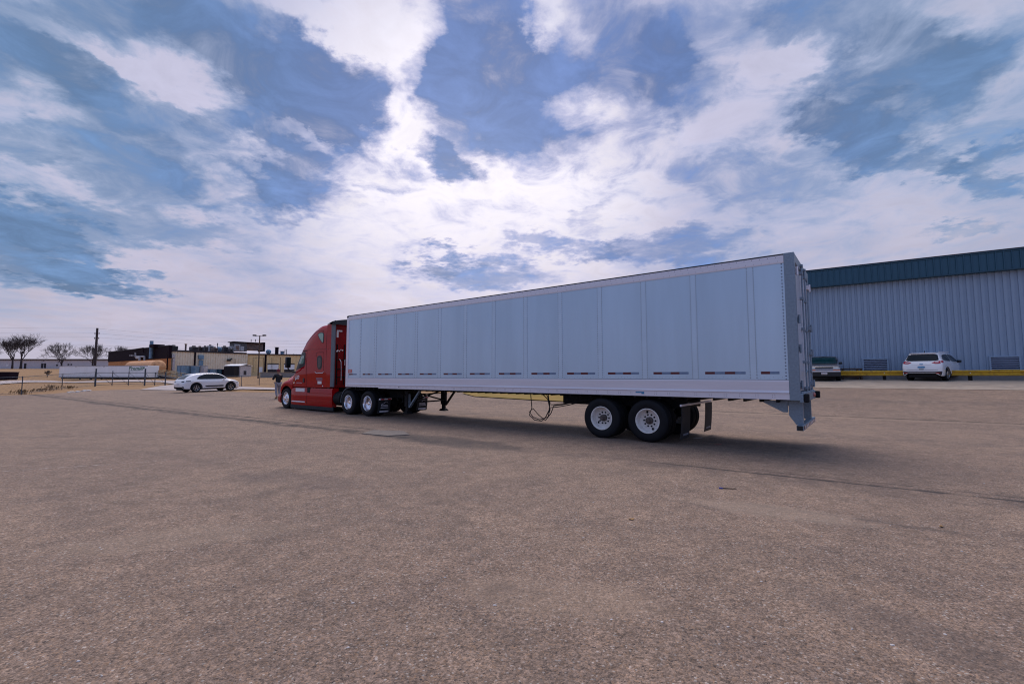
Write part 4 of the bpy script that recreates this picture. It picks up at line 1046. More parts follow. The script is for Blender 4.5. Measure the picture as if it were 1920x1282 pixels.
crs = [(-2.38, .78, .70, .70, .5, .46), (-2.31, 1.04, .85, .88, .66, .34), (-2.18, 1.15, .97, .93, .70, .29), (-1.95, 1.35, 1.0, .95, .68, .27), (-1.5, 1.54, 1.02, .965, .66, .26), (-1.1, 1.61, 1.02, .965, .66, .25), (-.6, 1.64, 1.01, .96, .66, .25),
       (0, 1.64, 1.0, .96, .66, .25), (.4, 1.61, .99, .96, .66, .25), (.8, 1.48, .985, .96, .67, .25), (1.12, 1.24, .975, .955, .68, .25), (1.3, 1.09, .96, .95, .72, .25), (1.7, 1.02, .91, .95, .70, .25), (2.0, .94, .84, .92, .62, .25), (2.2, .80, .72, .80, .5, .28), (2.3, .66, .60, .62, .4, .34)]
c1, _ = car('parked_car', 'white rounded car with black windows by the grass verge left of the red tractor', 'car', crs, (-1.4, 1.41), .37,
    dict(paint='carwhite', rim='alloy', mirror=(.78, 1.02), clad='black', side_glass=[[(-1.42, 1.11), (-1.12, 1.38), (-.6, 1.545), (0, 1.56), (.42, 1.52), (.76, 1.40), (1.16, 1.11), (.5, 1.09)]],
    side=[('sill_blade', 'black', [(-.72, .50), (-.6, .44), (.72, .44), (.85, .50), (.75, .56), (-.7, .56)], .012), ('sill_trim', 'black', [(-.95, .26), (.95, .26), (.93, .34), (-.93, .34)], .006), ('tail_lamp', 'glass', [(-2.2, .93), (-1.85, .92), (-1.82, .99), (-2.2, 1.0)], .006), ('headlamp', 'clearlamp', [(1.85, .78), (2.14, .70), (2.12, .78), (1.9, .86)], .006)],
    ends=[('rear_window', 'rear', 'glass', [(-.62, 1.12), (.62, 1.12), (.5, 1.48), (-.5, 1.48)], .008), ('rear_bumper', 'rear', 'black', [(-.88, .30), (.88, .30), (.86, .52), (-.86, .52)], .008), ('tail_lamp', 'rear', 'glass', [(-.84, .88), (-.5, .88), (-.5, .96), (-.84, .97)], .008), ('tail_lamp', 'rear', 'glass', [(.5, .88), (.84, .88), (.84, .97), (.5, .96)], .008),
          ('number_plate', 'rear', 'tapebright', [(-.2, .62), (.2, .62), (.2, .76), (-.2, .76)], .012), ('windscreen', 'front', 'glass', [(-.6, 1.08), (.6, 1.08), (.5, 1.52), (-.5, 1.52)], .008)]))
hd = math.atan2(.86, .51); park(c1, -26.95, 40.7, hd)
crs = [(-2.27, .70, .64, .66, .52, .46), (-2.245, .88, .76, .80, .66, .36), (-2.20, 1.02, .90, .88, .72, .31), (-2.12, 1.16, 1.02, .905, .70, .28), (-2.02, 1.36, 1.07, .915, .66, .27), (-1.93, 1.53, 1.08, .92, .64, .26), (-1.86, 1.60, 1.08, .92, .635, .26), (-1.4, 1.655, 1.08, .92, .63, .25), (-.6, 1.68, 1.06, .92, .63, .25),
       (0, 1.66, 1.04, .92, .62, .25), (.4, 1.59, 1.03, .92, .62, .25), (.9, 1.37, 1.02, .915, .64, .25), (1.25, 1.17, 1.0, .91, .70, .25), (1.4, 1.10, .98, .91, .72, .25), (1.85, 1.0, .90, .90, .66, .25), (2.1, .86, .78, .84, .55, .28), (2.24, .68, .60, .66, .4, .36)]
c2, T2 = car('parked_car', 'white car seen from behind with red lamps and blue plate before the yellow guardrail', 'car', crs, (-1.345, 1.345), .345,
    dict(paint='carwhite', rim='alloy', mirror=(.48, 1.07), mirmat='black', clad='black', side_glass=[[(-1.80, 1.20), (-1.55, 1.46), (-1.1, 1.53), (-.62, 1.54), (-.62, 1.12), (-1.5, 1.14)], [(-.56, 1.12), (-.56, 1.54), (-.1, 1.53), (.3, 1.46), (.75, 1.22), (.95, 1.08)]],
    side=[('sill_trim', 'black', [(-.95, .25), (.95, .25), (.93, .42), (-.93, .42)], .010), ('door_handle', 'rail', [(-.62, .95), (-.45, .95), (-.45, .98), (-.62, .98)], .02), ('door_handle', 'rail', [(.2, .93), (.38, .93), (.38, .96), (.2, .96)], .02), ('front_wing_badge', 'black', [(1.0, .9), (1.12, .9), (1.1, .94), (1.0, .94)], .01), ('tail_lamp', 'taillight', [(-2.14, 1.02), (-1.86, 1.08), (-1.84, 1.16), (-2.06, 1.15)], .010)],
    ends=[('rear_window', 'rear', 'glass', [(-.74, 1.20), (-.62, 1.15), (.62, 1.15), (.74, 1.20), (.66, 1.50), (.5, 1.53), (-.5, 1.53), (-.66, 1.50)], .010),
          ('tail_lamp', 'rear', 'taillight', [(.44, 1.04), (.62, 1.12), (.905, 1.17), (.905, 1.06), (.82, .99), (.62, .98)], .012), ('tail_lamp', 'rear', 'taillight', [(-.44, 1.04), (-.62, .98), (-.82, .99), (-.905, 1.06), (-.905, 1.17), (-.62, 1.12)], .012),
          ('lamp_lens', 'rear', 'tapebright', [(.58, 1.045), (.76, 1.06), (.74, 1.09), (.6, 1.08)], .018), ('lamp_lens', 'rear', 'tapebright', [(-.58, 1.045), (-.6, 1.08), (-.74, 1.09), (-.76, 1.06)], .018),
          ('rear_bumper', 'rear', 'black', [(-.89, .28), (.89, .28), (.89, .56), (.7, .54), (-.7, .54), (-.89, .56)], .010), ('skid_plate', 'rear', 'rail', [(-.6, .36), (.6, .36), (.68, .49), (-.68, .49)], .024),
          ('number_plate', 'rear', 'tapebright', [(-.17, .74), (.17, .74), (.17, .86), (-.17, .86)], .016), ('plate_print', 'rear', 'bluedecal', [(-.16, .75), (.16, .75), (.16, .83), (-.16, .83)], .020),
          ('trim_strip', 'rear', 'rail', [(-.42, .915), (.42, .915), (.42, .935), (-.42, .935)], .022), ('emblem', 'rear', 'bluedecal', [(-.08, .94), (.08, .94), (.08, .985), (-.08, .985)], .026),
          ('hatch_groove', 'rear', 'black', [(-.72, .63), (.72, .63), (.72, .642), (-.72, .642)], .012), ('tow_notch', 'rear', 'black', [(-.12, .655), (.12, .655), (.10, .69), (-.10, .69)], .014), ('reflector', 'rear', 'taillight', [(.62, .44), (.82, .45), (.82, .49), (.62, .48)], .03), ('reflector', 'rear', 'taillight', [(-.62, .44), (-.62, .48), (-.82, .49), (-.82, .45)], .03),
          ('windscreen', 'front', 'glass', [(-.66, 1.12), (.66, 1.12), (.55, 1.56), (-.55, 1.56)], .008)],
    boxes=[('roof_aerial', 'black', (-1.62, -1.56, -.015, .015, 1.64, 1.75)), ('roof_rail', 'rail', (-1.5, .2, .60, .63, 1.65, 1.69)), ('roof_rail', 'rail', (-1.5, .2, -.63, -.60, 1.65, 1.69)), ('spoiler', 'carwhite', (-1.98, -1.8, -.6, .6, 1.575, 1.61))]))
q = at(1768, 700, 25.6); hh = math.atan2(.53, .848); hdv = Vector((math.cos(hh), math.sin(hh))); rgt = Vector((hdv.y, -hdv.x)); cc = Vector((q.x, q.y))-rgt*.92+hdv*2.25; park(c2, cc.x, cc.y, hh)
crs = [(-2.25, .9, .8, .80, .6, .4), (-2.15, 1.2, .96, .84, .6, .3), (-1.9, 1.5, .98, .855, .66, .28), (-1.2, 1.57, .99, .86, .69, .28), (-.4, 1.58, .99, .86, .69, .28), (.15, 1.56, .985, .86, .69, .28), (.35, 1.48, .98, .86, .69, .28), (.88, 1.11, .97, .86, .70, .28), (1.0, 1.06, .965, .86, .74, .28),
       (1.6, 1.01, .93, .855, .76, .28), (2.05, .945, .88, .85, .76, .28), (2.17, .90, .82, .83, .74, .3), (2.24, .82, .74, .80, .70, .34), (2.27, .66, .6, .76, .66, .44)]
c3, _ = car('parked_car', 'old grey car with amber front lamps parked nose out behind the trailer doors', 'car', crs, (-1.3, 1.4), .34,
    dict(paint='carsilver', rim='alloy', mirror=(.62, 1.05), mirmat='black', side_glass=[[(-1.9, 1.06), (-1.75, 1.42), (-.9, 1.46), (-.9, 1.06)], [(-.8, 1.06), (-.8, 1.46), (.1, 1.44), (.7, 1.08)]],
    ends=[('windscreen_frame', 'front', 'black', [(-.78, 1.05), (.78, 1.05), (.67, 1.55), (-.67, 1.55)], .008), ('windscreen', 'front', 'tealglass', [(-.73, 1.09), (.73, 1.09), (.63, 1.50), (-.63, 1.50)], .014),
          ('grille', 'front', 'black', [(-.44, .765), (.44, .765), (.46, .87), (-.46, .87)], .010), ('headlamp', 'front', 'clearlamp', [(.47, .76), (.79, .76), (.79, .86), (.48, .87)], .012), ('headlamp', 'front', 'clearlamp', [(-.47, .76), (-.48, .87), (-.79, .86), (-.79, .76)], .012),
          ('grille_bar', 'front', 'tapebright', [(-.8, .725), (.8, .725), (.8, .752), (-.8, .752)], .03), ('indicator', 'front', 'amber', [(.45, .655), (.80, .655), (.80, .715), (.45, .715)], .014), ('indicator', 'front', 'amber', [(-.45, .655), (-.45, .715), (-.80, .715), (-.80, .655)], .014),
          ('number_plate', 'front', 'tapebright', [(-.16, .43), (.16, .43), (.16, .53), (-.16, .53)], .15)],
    boxes=[('front_bumper', 'black', (2.12, 2.34, -.84, .84, .30, .56)), ('bumper_strip', 'rail', (2.2, 2.36, -.83, .83, .57, .635)), ('plate', 'tapebright', (2.341, 2.35, -.15, .15, .40, .50))]))
q = at(1546, 700, 28.8); park(c3, q.x+.55*1.9, q.y+.83*1.9, math.atan2(-.83, -.56))

# ------------------------------------------------------------------ warehouse
def wallp(px_, py_, d=37.4):
    r = ray(px_, py_); k = d/(N.x*r.x+N.y*r.y); P = r*k; return (-(P.x*E_.x+P.y*E_.y), P.z+CH)
WZ = math.atan2(-E_.y, -E_.x); W0 = Vector((N.x*37.4, N.y*37.4, 0))
wh = thing('warehouse', 'long blue ribbed metal warehouse with dark teal fascia on the right', 'warehouse', W0, WZ)
u0 = wallp(815, 640)[0]; u1 = 62
def ribs(a, b, per, prof, z0, z1):
    pts = []; u = a
    while u < b:
        pts += [(u+x*per, y) for x, y in prof]; u += per
    m = MB(); n_ = len(pts); m.add([(x, y, z) for z in (z0, z1) for x, y in pts], [(i, i+1, n_+i+1, n_+i) for i in range(n_-1)]); return m
ribs(u0, u1, .305, [(0, 0), (.50, 0), (.54, .055), (.96, .055)], 1.62, 7.72).build('wall_sheeting', 'bluewall', wh)
m = MB(); m.box(u0, u1, .065, 40, 1.0, 8.55); m.build('wall', 'bluewall', wh)
ribs(u0, u1, .33, [(0, -.38), (.82, -.38), (.85, -.43), (.96, -.43), (.99, -.38)], 7.66, 8.70).build('fascia', 'teal', wh)
m = MB(); m.box(u0, u1, -.44, .06, 8.701, 8.76); m.box(u0, u1, -.42, .05, 7.60, 7.655); m.build('fascia_trim', 'tealtrim', wh)
m = MB(); m.box(u0, u1, -.03, .058, 1.0, 1.61); m.build('wall_foot_shade', 'concwall', wh)  # darker strip standing in for the shade along the wall foot
m = MB(); m.box(u0-.1, u1, -.3, 41, 8.765, 8.85); m.build('roof', 'roofdark', wh)
for a, b, c, d in ((1619, 674, 1664, 697), (1857, 670, 1912, 697)):
    ua, za = wallp(a, b); ub, zb = wallp(c, d); zb = max(zb, 1.7)
    m = MB(); e = .08
    m.cbox(ua-e, ub+e, -.10, .0, za, za+e, .01); m.cbox(ua-e, ua, -.10, .0, zb, za, .01); m.cbox(ub, ub+e, -.10, .0, zb, za, .01); m.cbox(ua-e, ub+e, -.1, 0, zb-e, zb, .01); fr = m.build('louvre_vent', 'bluewall', wh)
    m = MB(); nn = 7
    for k in range(nn):
        z = zb+(za-zb)*(k+.15)/nn; h_ = (za-zb)/nn*.62
        m.add([(ua, -.09, z), (ub, -.09, z), (ub, -.02, z+h_), (ua, -.02, z+h_), (ua, -.075, z), (ub, -.075, z)], [(0, 1, 2, 3), (0, 1, 5, 4)])
    m.build('louvre_blades', 'louvre', fr)
    m = MB(); m.box(ua, ub, -.012, -.004, zb, za); m.build('vent_opening', 'dark', fr)
gr = thing('guardrail', 'yellow steel crash barrier along the foot of the blue warehouse wall', 'guardrail', W0-Vector((N.x*1.2, N.y*1.2, 0)), WZ)
ga = wallp(1480, 700, 36.2)[0]; gb = 55
m = MB(); pr = [(-.0, 1.60), (-.07, 1.64), (-.07, 1.70), (-.005, 1.745), (-.005, 1.775), (-.07, 1.82), (-.07, 1.88), (0, 1.92)]
m.add([(u, y, z) for u in (ga, gb) for y, z in pr], [(i, i+1, 9+i, 8+i) for i in range(7)]); m.add([(u, y+.012, z) for u in (ga, gb) for y, z in pr], [(i, i+1, 9+i, 8+i) for i in range(7)]); m.build('rail', 'yellow', gr)
for u in np.arange(ga+1.2, gb, 3.81):
    m = MB(); m.cbox(u-.08, u+.08, .02, .17, 1.1, 1.86, .01); m.build('post', 'under', gr)
    m = MB(); m.lathe([(0, -.02), (.025, -.015), (.03, 0)], 8, (u, -.005, 1.76)); m.build('bolt', 'rail', gr)
a = wallp(1577, 690, 36.9); b = wallp(1617, 697, 36.9)
pl = thing('wooden_pallet', 'low weathered brown pallet lying between the guardrail and the blue wall', 'pallet', W0+Vector((N.x, N.y, 0))*-.5+Vector((-E_.x, -E_.y, 0))*a[0], WZ)
for nm, l in (('deck_boards', [(0, b[0]-a[0], -.3, .3, a[1]-.09, a[1]-.02)]), ('bearers', [(x, x+.1, -.28, .28, 1.36, a[1]-.095) for x in (0.02, .8, b[0]-a[0]-.12)]), ('lower_boards', [(.13, b[0]-a[0]-.13, -.31, -.29, 1.5, 1.62)])):
    m = MB()
    for q in l: m.cbox(*q, .01)
    m.build(nm, 'wood', pl)

# ------------------------------------------------------------------ far buildings on the left
class Fac:
    def __init__(s, ax, ay, bx, by):
        A, B = at(ax, 700, ay), at(bx, 700, by); s.A = Vector((A.x, A.y, 0)); d = Vector((B.x-A.x, B.y-A.y, 0)); s.len = d.length; s.d = d.normalized(); s.n = Vector((-s.d.y, s.d.x, 0)); s.rz = math.atan2(s.d.y, s.d.x)
    def p(s, x, y, off=0):
        r = ray(x, y); k = (s.n.dot(s.A)+off)/s.n.dot(r); P = r*k; return ((P-s.A).dot(s.d), P.z+CH)
def fbox(mb, F, x0, y0, x1, y1, f=-.06, b=.03, m=0, off=0):
    a, c = F.p(x0, y0, off), F.p(x1, y1, off); mb.box(min(a[0], c[0]), max(a[0], c[0]), f, b, min(a[1], c[1]), max(a[1], c[1]), m); return a, c
# pale building on the horizon
F = Fac(-90, 205, 215, 205); b0 = thing('far_building', 'long low pale building behind the bare trees at far left', 'building', F.A, F.rz)
top = F.p(60, 675)[1]
m = MB(); m.box(0, F.len, 0, 30, 3, top); m.build('wall', 'farwhite', b0)
m = MB(); m.box(-.3, F.len+.3, -.5, 30, top+.01, top+.5); m.build('roof', 'roofdark', b0)
for x0, y0, x1, y1, nm in ((45.5, 681, 49, 691, 'door'), (77.5, 681, 81, 690, 'door'), (83, 681, 86, 690, 'door'), (105.5, 683, 108.5, 686, 'window'), (127, 682, 130, 684.5, 'window'), (132.5, 682, 135, 684.5, 'window'), (12, 684, 16, 686, 'sign_board')):
    m = MB(); fbox(m, F, x0, y0, x1, y1); m.build(nm, 'trailerwhite' if nm == 'sign_board' else 'roofdark', b0)
# dark plum and orange building
F = Fac(201, 150, 315.5, 117); b1 = thing('factory_building', 'dark plum and orange factory building with sloping roofline behind the tan tank', 'building', F.A, F.rz)
zt = F.p(201, 661)[1]; zm = F.p(260, 675)[1]
m = MB(); m.box(0, F.len-.5, .12, .6, 0, zm); m.build('lower_wall', 'orange', b1)
m = MB(); m.box(-.2, F.len-.35, 0, .62, zm+.01, zt); m.build('upper_wall', 'plum', b1)
m = MB(); m.box(-.4, F.len-.3, -.1, .7, zt+.01, zt+.25); m.build('roof', 'roofdark', b1)
m = MB(); a = F.p(284.5, 639, -.6); c = F.p(284.5, 672, -.6); m.lathe([(.42, c[1]), (.42, a[1]), (0, a[1])], 14, (a[0], -.6, 0), 'z'); m.build('flue', 'bluebox', b1, smooth=True)
m = MB(); fbox(m, F, 288, 646.5, 296, 651, -1, 1.5); m.build('roof_unit', 'plum', b1)
m = MB()
P = [F.p(x, y, -.5) for x, y in ((254, 661), (254, 668.5), (271, 668.5), (271, 676))]; m.tube([(x, -.5, z) for x, z in P], .22, 8)
P = [F.p(x, y, -.8) for x, y in ((256, 671), (262, 671), (262, 676))]; m.tube([(x, -.8, z) for x, z in P], .3, 8); m.build('wall_pipe', 'acwhite', b1)
m = MB(); P = [F.p(x, y, -.3) for x, y in ((252, 654.5), (269, 652), (269, 661))]; m.tube([(x, -.3, z) for x, z in P], .1, 6); m.build('roof_bracket', 'plum', b1)
for x in (243.5, 246.5, 249): m = MB(); fbox(m, F, x, 665, x+1.2, 667.5); m.build('wall_lamp', 'acwhite', b1)
m = MB(); fbox(m, F, 306, 683, 313, 698, .2, .4); m.build('door', 'bluebox', b1)
# horizontal tank
A, B = at(248, 689, 118), at(297, 690, 109); d = (B-A); ln = math.hypot(d.x, d.y)
tkb = thing('storage_tank', 'round-topped tan tank lying in front of the dark plum building', 'tank', (A.x, A.y, 0), math.atan2(d.y, d.x)); rr = 12.3*112/855; zc_ = A.z
m = MB(); m.lathe([(rr*.80, -.02), (rr, -.02), (rr, ln*.33), (rr*1.01, ln*.33), (rr*1.01, ln*.34), (rr, ln*.34), (rr, ln*.66), (rr*1.01, ln*.66), (rr*1.01, ln*.67), (rr, ln*.67), (rr, ln), (rr*.7, ln+.5), (0, ln+.7)], 32, (0, 0, zc_), 'x'); m.build('shell', 'tank', tkb, smooth=True)
m = MB(); m.lathe([(rr*.80, -.02), (rr*.78, .3), (0, .3)], 32, (0, 0, zc_), 'x'); m.build('end_opening', 'dark', tkb)
for x in (1.0, ln-1): m = MB(); m.cbox(x-.3, x+.3, -rr*.8, rr*.8, 0, zc_-rr*.6, .03); m.build('saddle', 'concwall', tkb)
# cream building
F = Fac(316, 118, 460, 133); b2 = thing('factory_building', 'cream ribbed metal building with black roof edge and crowded rooftop units', 'building', F.A, F.rz); FC = F
zt = F.p(316, 658.5)[1]
m = ribs(0, F.len, .6, [(0, 0), (.6, 0), (.66, .10), (.93, .10)], 1.2, zt); m.build('wall_sheeting', 'cream', b2)
m = MB(); m.box(0, F.len, .12, 30, 0, zt-.02); m.build('wall', 'cream', b2)
m = MB(); m.box(-.2, F.len+.05, -.25, 30, zt, zt+.42); m.build('roof', 'roofdark', b2)
m = MB(); m.box(-.45, .0, -.1, .3, 0, zt); m.build('corner_trim', 'plum', b2)
m = MB(); fbox(m, F, 364.3, 659, 366, 686, -.12, 0); m.build('downpipe', 'plum', b2)
for x0, y0, x1, y1, nm, mm in ((371.5, 665.5, 380.5, 673.5, 'wall_unit', 'bluebox'), (372.5, 675, 379, 687, 'ladder_cage', 'bluebox'), (321, 664, 327, 671, 'wall_unit', 'acwhite'), (322.5, 672, 325.5, 695, 'wall_duct', 'acwhite'), (441, 672, 443.5, 688, 'wall_duct', 'cream')):
    m = MB(); fbox(m, F, x0, y0, x1, y1, -.6, 0); m.build(nm, mm, b2)
m = MB(); a = F.p(430, 675, -.6); m.cbox(a[0]-.5, a[0]+.3, -.9, -.2, a[1]-.3, a[1]+.3, .05); m.tube([(a[0]+.3, -.4, a[1]+.1), (a[0]+.8, -.2, a[1]+.45)], .2, 6); m.build('horn_speaker', 'black', b2)
RU = [(319, 648.5, 331.5, 656, 'acgrey', 2), (357, 650, 369.5, 657.5, 'acgrey', 1), (370, 650.5, 379, 657.8, 'acrust', 3), (380.5, 650, 388, 658, 'acgrey', 2), (390, 648, 397.5, 658.5, 'acwhite', 4), (398.5, 652, 406, 659, 'acrust', 2), (416, 650, 425.5, 659.5, 'acgrey', 3), (428, 654, 434, 660, 'acgrey', 2), (431, 649, 436, 655, 'acwhite', 5)]
for i, (x0, y0, x1, y1, mm, dpt) in enumerate(RU):
    off = dpt*1.5; a, c = F.p(x0, y0, off), F.p(x1, y1, off)
    where = ['at the left end of the cream roof', 'left of the blue roof dish', 'just right of the first grey cluster unit', 'in the middle of the grey cluster', 'tallest of the cluster left of the blue dish', 'beside the blue roof dish', 'right of the blue roof dish', 'at the foot of the big rusty unit', 'small pale box by the big rusty unit'][i]
    r_ = thing('rooftop_unit', {'acgrey': 'grey', 'acrust': 'rusty brown', 'acwhite': 'pale'}[mm]+' ventilation unit '+where, 'roof unit', F.A, F.rz, 'ventilation units on the cream roof')
    m = MB(); m.cbox(a[0], c[0], off-1, off+1, zt+.6, a[1], .06); m.build('casing', mm, r_)
    m = MB(); w_ = c[0]-a[0]
    m.lathe([(w_*.28, a[1]-.02), (w_*.28, a[1]+.28), (w_*.2, a[1]+.34), (0, a[1]+.34)], 12, ((a[0]+c[0])/2, off, 0), 'z'); m.build('fan_cowl', 'acgrey', r_)
    m = MB(); m.box(a[0]+.1, c[0]-.1, off-.9, off+.9, zt+.3, zt+.6); m.build('curb', 'roofdark', r_)
    m = MB()
    for k in range(5): z = zt+.75+(a[1]-zt-.9)*k/5; m.box(a[0]+.15, c[0]-.15, off-1.03, off-1.002, z, z+(a[1]-zt-.9)/9)
    m.build('grille', 'dark', r_)
rb = thing('rooftop_plant', 'big rust-stained rectangular plant housing on the cream roof behind the lamp post', 'roof unit', F.A, F.rz)
for x0, x1, y0, y1, mm, off in ((436.5, 459, 641.5, 659, 'acgrey', 8), (459, 491, 641.5, 657.5, 'acrust', 8.5), (490, 493, 642, 659, 'plum', 8.4)):
    a, c = F.p(x0, y0, off), F.p(x1, y1, off); m = MB(); m.cbox(a[0], c[0], off-1.4, off+2.2, c[1], a[1], .05); m.build('housing', mm, rb)
for x0, x1, y0, y1, mm in ((440, 450, 645, 658, 'acwhite'), (451, 457.5, 649, 658, 'acwhite'), (442, 448, 648, 656, 'acrust')):
    a, c = F.p(x0, y0, 6.4), F.p(x1, y1, 6.4); m = MB(); dd = .1 if mm == 'acwhite' else .16; m.box(a[0], c[0], 6.5-dd, 6.58, c[1], a[1]); m.build('hatch', mm, rb)
a, c = F.p(436, 641.5, 7), F.p(493, 643, 7); m = MB(); m.box(a[0], c[0], 6.2, 10.4, a[1], a[1]+.25); m.build('cap', 'plum', rb)
for x, y0, y1 in ((471, 636, 641), (479, 636, 641)): a, c = F.p(x, y0, 8), F.p(x, y1, 8); m = MB(); m.tube([(a[0], 8, a[1]), (a[0], 8, c[1])], .1, 6); m.build('vent_pipe', 'acgrey', rb)
def dish(px_, py_, Yo, r, lab):
    a = F.p(px_, py_, Yo); P = F.A+F.d*a[0]+F.n*Yo; t_ = thing('roof_fan', lab, 'roof fan', (P.x, P.y, 0), F.rz)
    m = MB(); m.lathe([(0, -.5), (r*.5, -.45), (r*.85, -.25), (r, 0), (r*.97, .02), (r*.5, -.3), (0, -.38)], 20, (0, 0, a[1])); m.build('bowl', 'bluebox', t_, smooth=True)
    m = MB(); m.tube([(0, 0, a[1]-r*.3), (0, 0, zt+.2)], .1, 6); m.build('stand', 'acgrey', t_)
    m = MB(); m.lathe([(0, -.75), (.16, -.7), (.16, -.4)], 10, (0, 0, a[1])); m.build('feed', 'acgrey', t_)
dish(411, 654.5, 4, .75, 'round blue dish among the grey units on the cream roof'); 
for k, (x, y0, y1, mm) in enumerate(((348.5, 646, 656, 'acrust'), (408, 643, 654, 'acgrey'), (406, 645, 650, 'acgrey'))):
    if k == 2: continue
    a, c = F.p(x, y0, 5), F.p(x, y1, 5); P = F.A+F.d*a[0]+F.n*5; t_ = thing('vent_stack', ['short rusty stack left of the roof units', 'thin mast standing above the blue roof dish'][k], 'vent', (P.x, P.y, 0), F.rz)
    m = MB(); m.tube([(0, 0, c[1]-.6), (0, 0, a[1])], .22 if k == 0 else .10, 8); m.build('pipe', mm, t_)
    m = MB(); m.lathe([(0, .35), (.4 if k == 0 else .2, .1), (.3 if k == 0 else .15, 0)], 10, (0, 0, a[1]-.4*k), 'z'); m.build('cowl', mm, t_)
# tan building
F = Fac(460.5, 133.6, 650, 141.7); b3 = thing('factory_building', 'yellow tan building with white loading doors right of the cream one', 'building', F.A, F.rz)
zt3 = F.p(461, 665)[1]
m = ribs(.02, F.len, .9, [(0, 0), (.7, 0), (.74, .07), (.95, .07)], 0.8, zt3); m.build('wall_sheeting', 'tan', b3)
m = MB(); m.box(0.02, F.len, .1, 25, 0, zt3-.02); m.build('wall', 'tan', b3)
m = MB(); m.box(0.02, F.len, -.3, 25, zt3, zt3+.35); m.build('roof', 'roofdark', b3)
m = MB(); fbox(m, F, 496.5, 665, 498.5, 704, -.12, 0); m.build('pilaster', 'plum', b3)
for x0, x1 in ((502, 522), (533, 552), (565, 584)):
    m = MB(); fbox(m, F, x0, 683, x1, 692.5, -.10, .0); dr = m.build('loading_door', 'trailerwhite', b3)
    m = MB(); fbox(m, F, x0-.7, 681.5, x1+.7, 683, -.2, .0); fbox(m, F, x0, 692.7, x1, 697.5, -.06, 0); m.build('door_frame', 'roofdark', dr)
m = MB(); fbox(m, F, 486, 688, 492, 698, -.1, 0); m.build('side_door', 'trailerwhite', b3)
for l in (((474.5, 698), (474.5, 671), (494.5, 671), (494.5, 698)), ((509.8, 696), (509.8, 670), (526, 670), (526, 696))):
    m = MB(); P = [F.p(x, y, -.8) for x, y in l]; m.tube([(x, -.8, z) for x, z in P], .07, 6); m.build('conduit', 'roofdark', b3)
for x0, y0, x1, y1, mm, lab in ((516.5, 652, 521.5, 663.5, 'plum', 'dark square flue on the tan roof'), (526.5, 659.5, 532, 663.5, 'bluebox', 'low blue vent box on the tan roof')):
    a, c = F.p(x0, y0, 4), F.p(x1, y1, 4); t_ = thing('roof_vent', lab, 'vent', F.A, F.rz); m = MB(); m.cbox(a[0], c[0], 3.4, 4.6, zt3+.2, a[1], .05); m.build('shaft', mm, t_); m = MB(); m.box(a[0]-.12, c[0]+.12, 3.3, 4.7, a[1]+.01, a[1]+.18); m.build('cap', 'roofdark', t_)
zt = zt3; dish(503.5, 659.5, 3, .75, 'round blue dish on the tan roof left of the dark flue')
for i, x in enumerate((534.5, 537.5)):
    a, c = F.p(x, 654.5, 4), F.p(x, 664, 4); P = F.A+F.d*a[0]+F.n*4; t_ = thing('vent_stack', ['left', 'right'][i]+' one of two thin pipes above the tan roof by the tractor', 'vent', (P.x, P.y, 0), F.rz, 'thin pipes on the tan roof'); m = MB(); m.tube([(0, 0, c[1]-.3), (0, 0, a[1])], .09, 6); m.build('pipe', 'roofdark', t_)
# small white shed, cabinets, wall, ramp
def site(px0, px1, Y0, Y1=None): return Fac(px0, Y0, px1, Y1 or Y0)
F = site(450, 471, 112, 116); sh = thing('shed', 'small white shed with dark left side before the cream building', 'shed', F.A, F.rz)
a, c = F.p(450, 685.5), F.p(471, 704)
m = MB(); m.box(0, F.len, 0, 4, c[1]-.6, a[1]); m.build('wall', 'acwhite', sh)
m = MB(); m.prism([(-.3, a[1]-.05), (F.len*.5, a[1]+.35), (F.len+.2, a[1]-.05), (F.len+.2, a[1]+.03), (F.len*.5, a[1]+.45), (-.3, a[1]+.05)], -.2, 4.2); m.build('roof', 'trailerwhite', sh)
m = MB(); e = F.p(457, 695); g2 = F.p(461.5, 702.5); m.box(e[0], g2[0], -.05, 0, g2[1], e[1]); m.build('window', 'roofdark', sh)
m = MB(); e = F.p(441.5, 687); m.box(e[0], -.02, .3, 3, c[1]-.6, e[1]); m.build('dark_side_box', 'dark', sh)  # dark box along the left side of the shed
CB = [(331, 346.5, 685.5, 702, 'bluebox', 'leftmost of the blue cabinets by the yellow ramp'), (348.5, 366, 686, 702, 'bluebox', 'second blue cabinet from the yellow ramp'), (367.5, 382, 686, 703, 'acwhite', 'pale cabinet between blue ones behind the white car'), (386, 399.5, 692, 704, 'bluebox', 'low blue cabinet right of the pale one'),
      (401, 411, 692, 704, 'tealtrim', 'dark teal cabinet behind the white car roof'), (412.5, 419.5, 692.5, 704, 'plum', 'narrow dark plum cabinet beside the teal one'), (427, 434.5, 692.5, 704, 'tealtrim', 'left of the two teal cabinets beside the shed'), (435.5, 443, 692.5, 704, 'tealtrim', 'right of the two teal cabinets beside the shed')]
for x0, x1, y0, y1, mm, lab in CB:
    F = site(x0, x1, 110+(x0-331)*.09); a, c = F.p(x0, y0), F.p(x1, y1); t_ = thing('utility_cabinet', lab, 'cabinet', F.A, F.rz, 'cabinets along the cream wall')
    m = MB(); m.cbox(0, F.len, 0, 1.5, c[1]-1.0, a[1], .04); m.build('casing', mm, t_); m = MB(); m.box(-.05, F.len+.05, -.06, 1.55, a[1]+.01, a[1]+.09); m.build('lid', 'acwhite', t_)
    m = MB(); m.box(F.len*.48, F.len*.52, -.02, -.004, c[1], a[1]-.1); m.box(0.02, .10, -.03, -.003, c[1], a[1]-.05); m.build('door_edge', 'roofdark' if mm != 'tealtrim' else 'acwhite', t_)
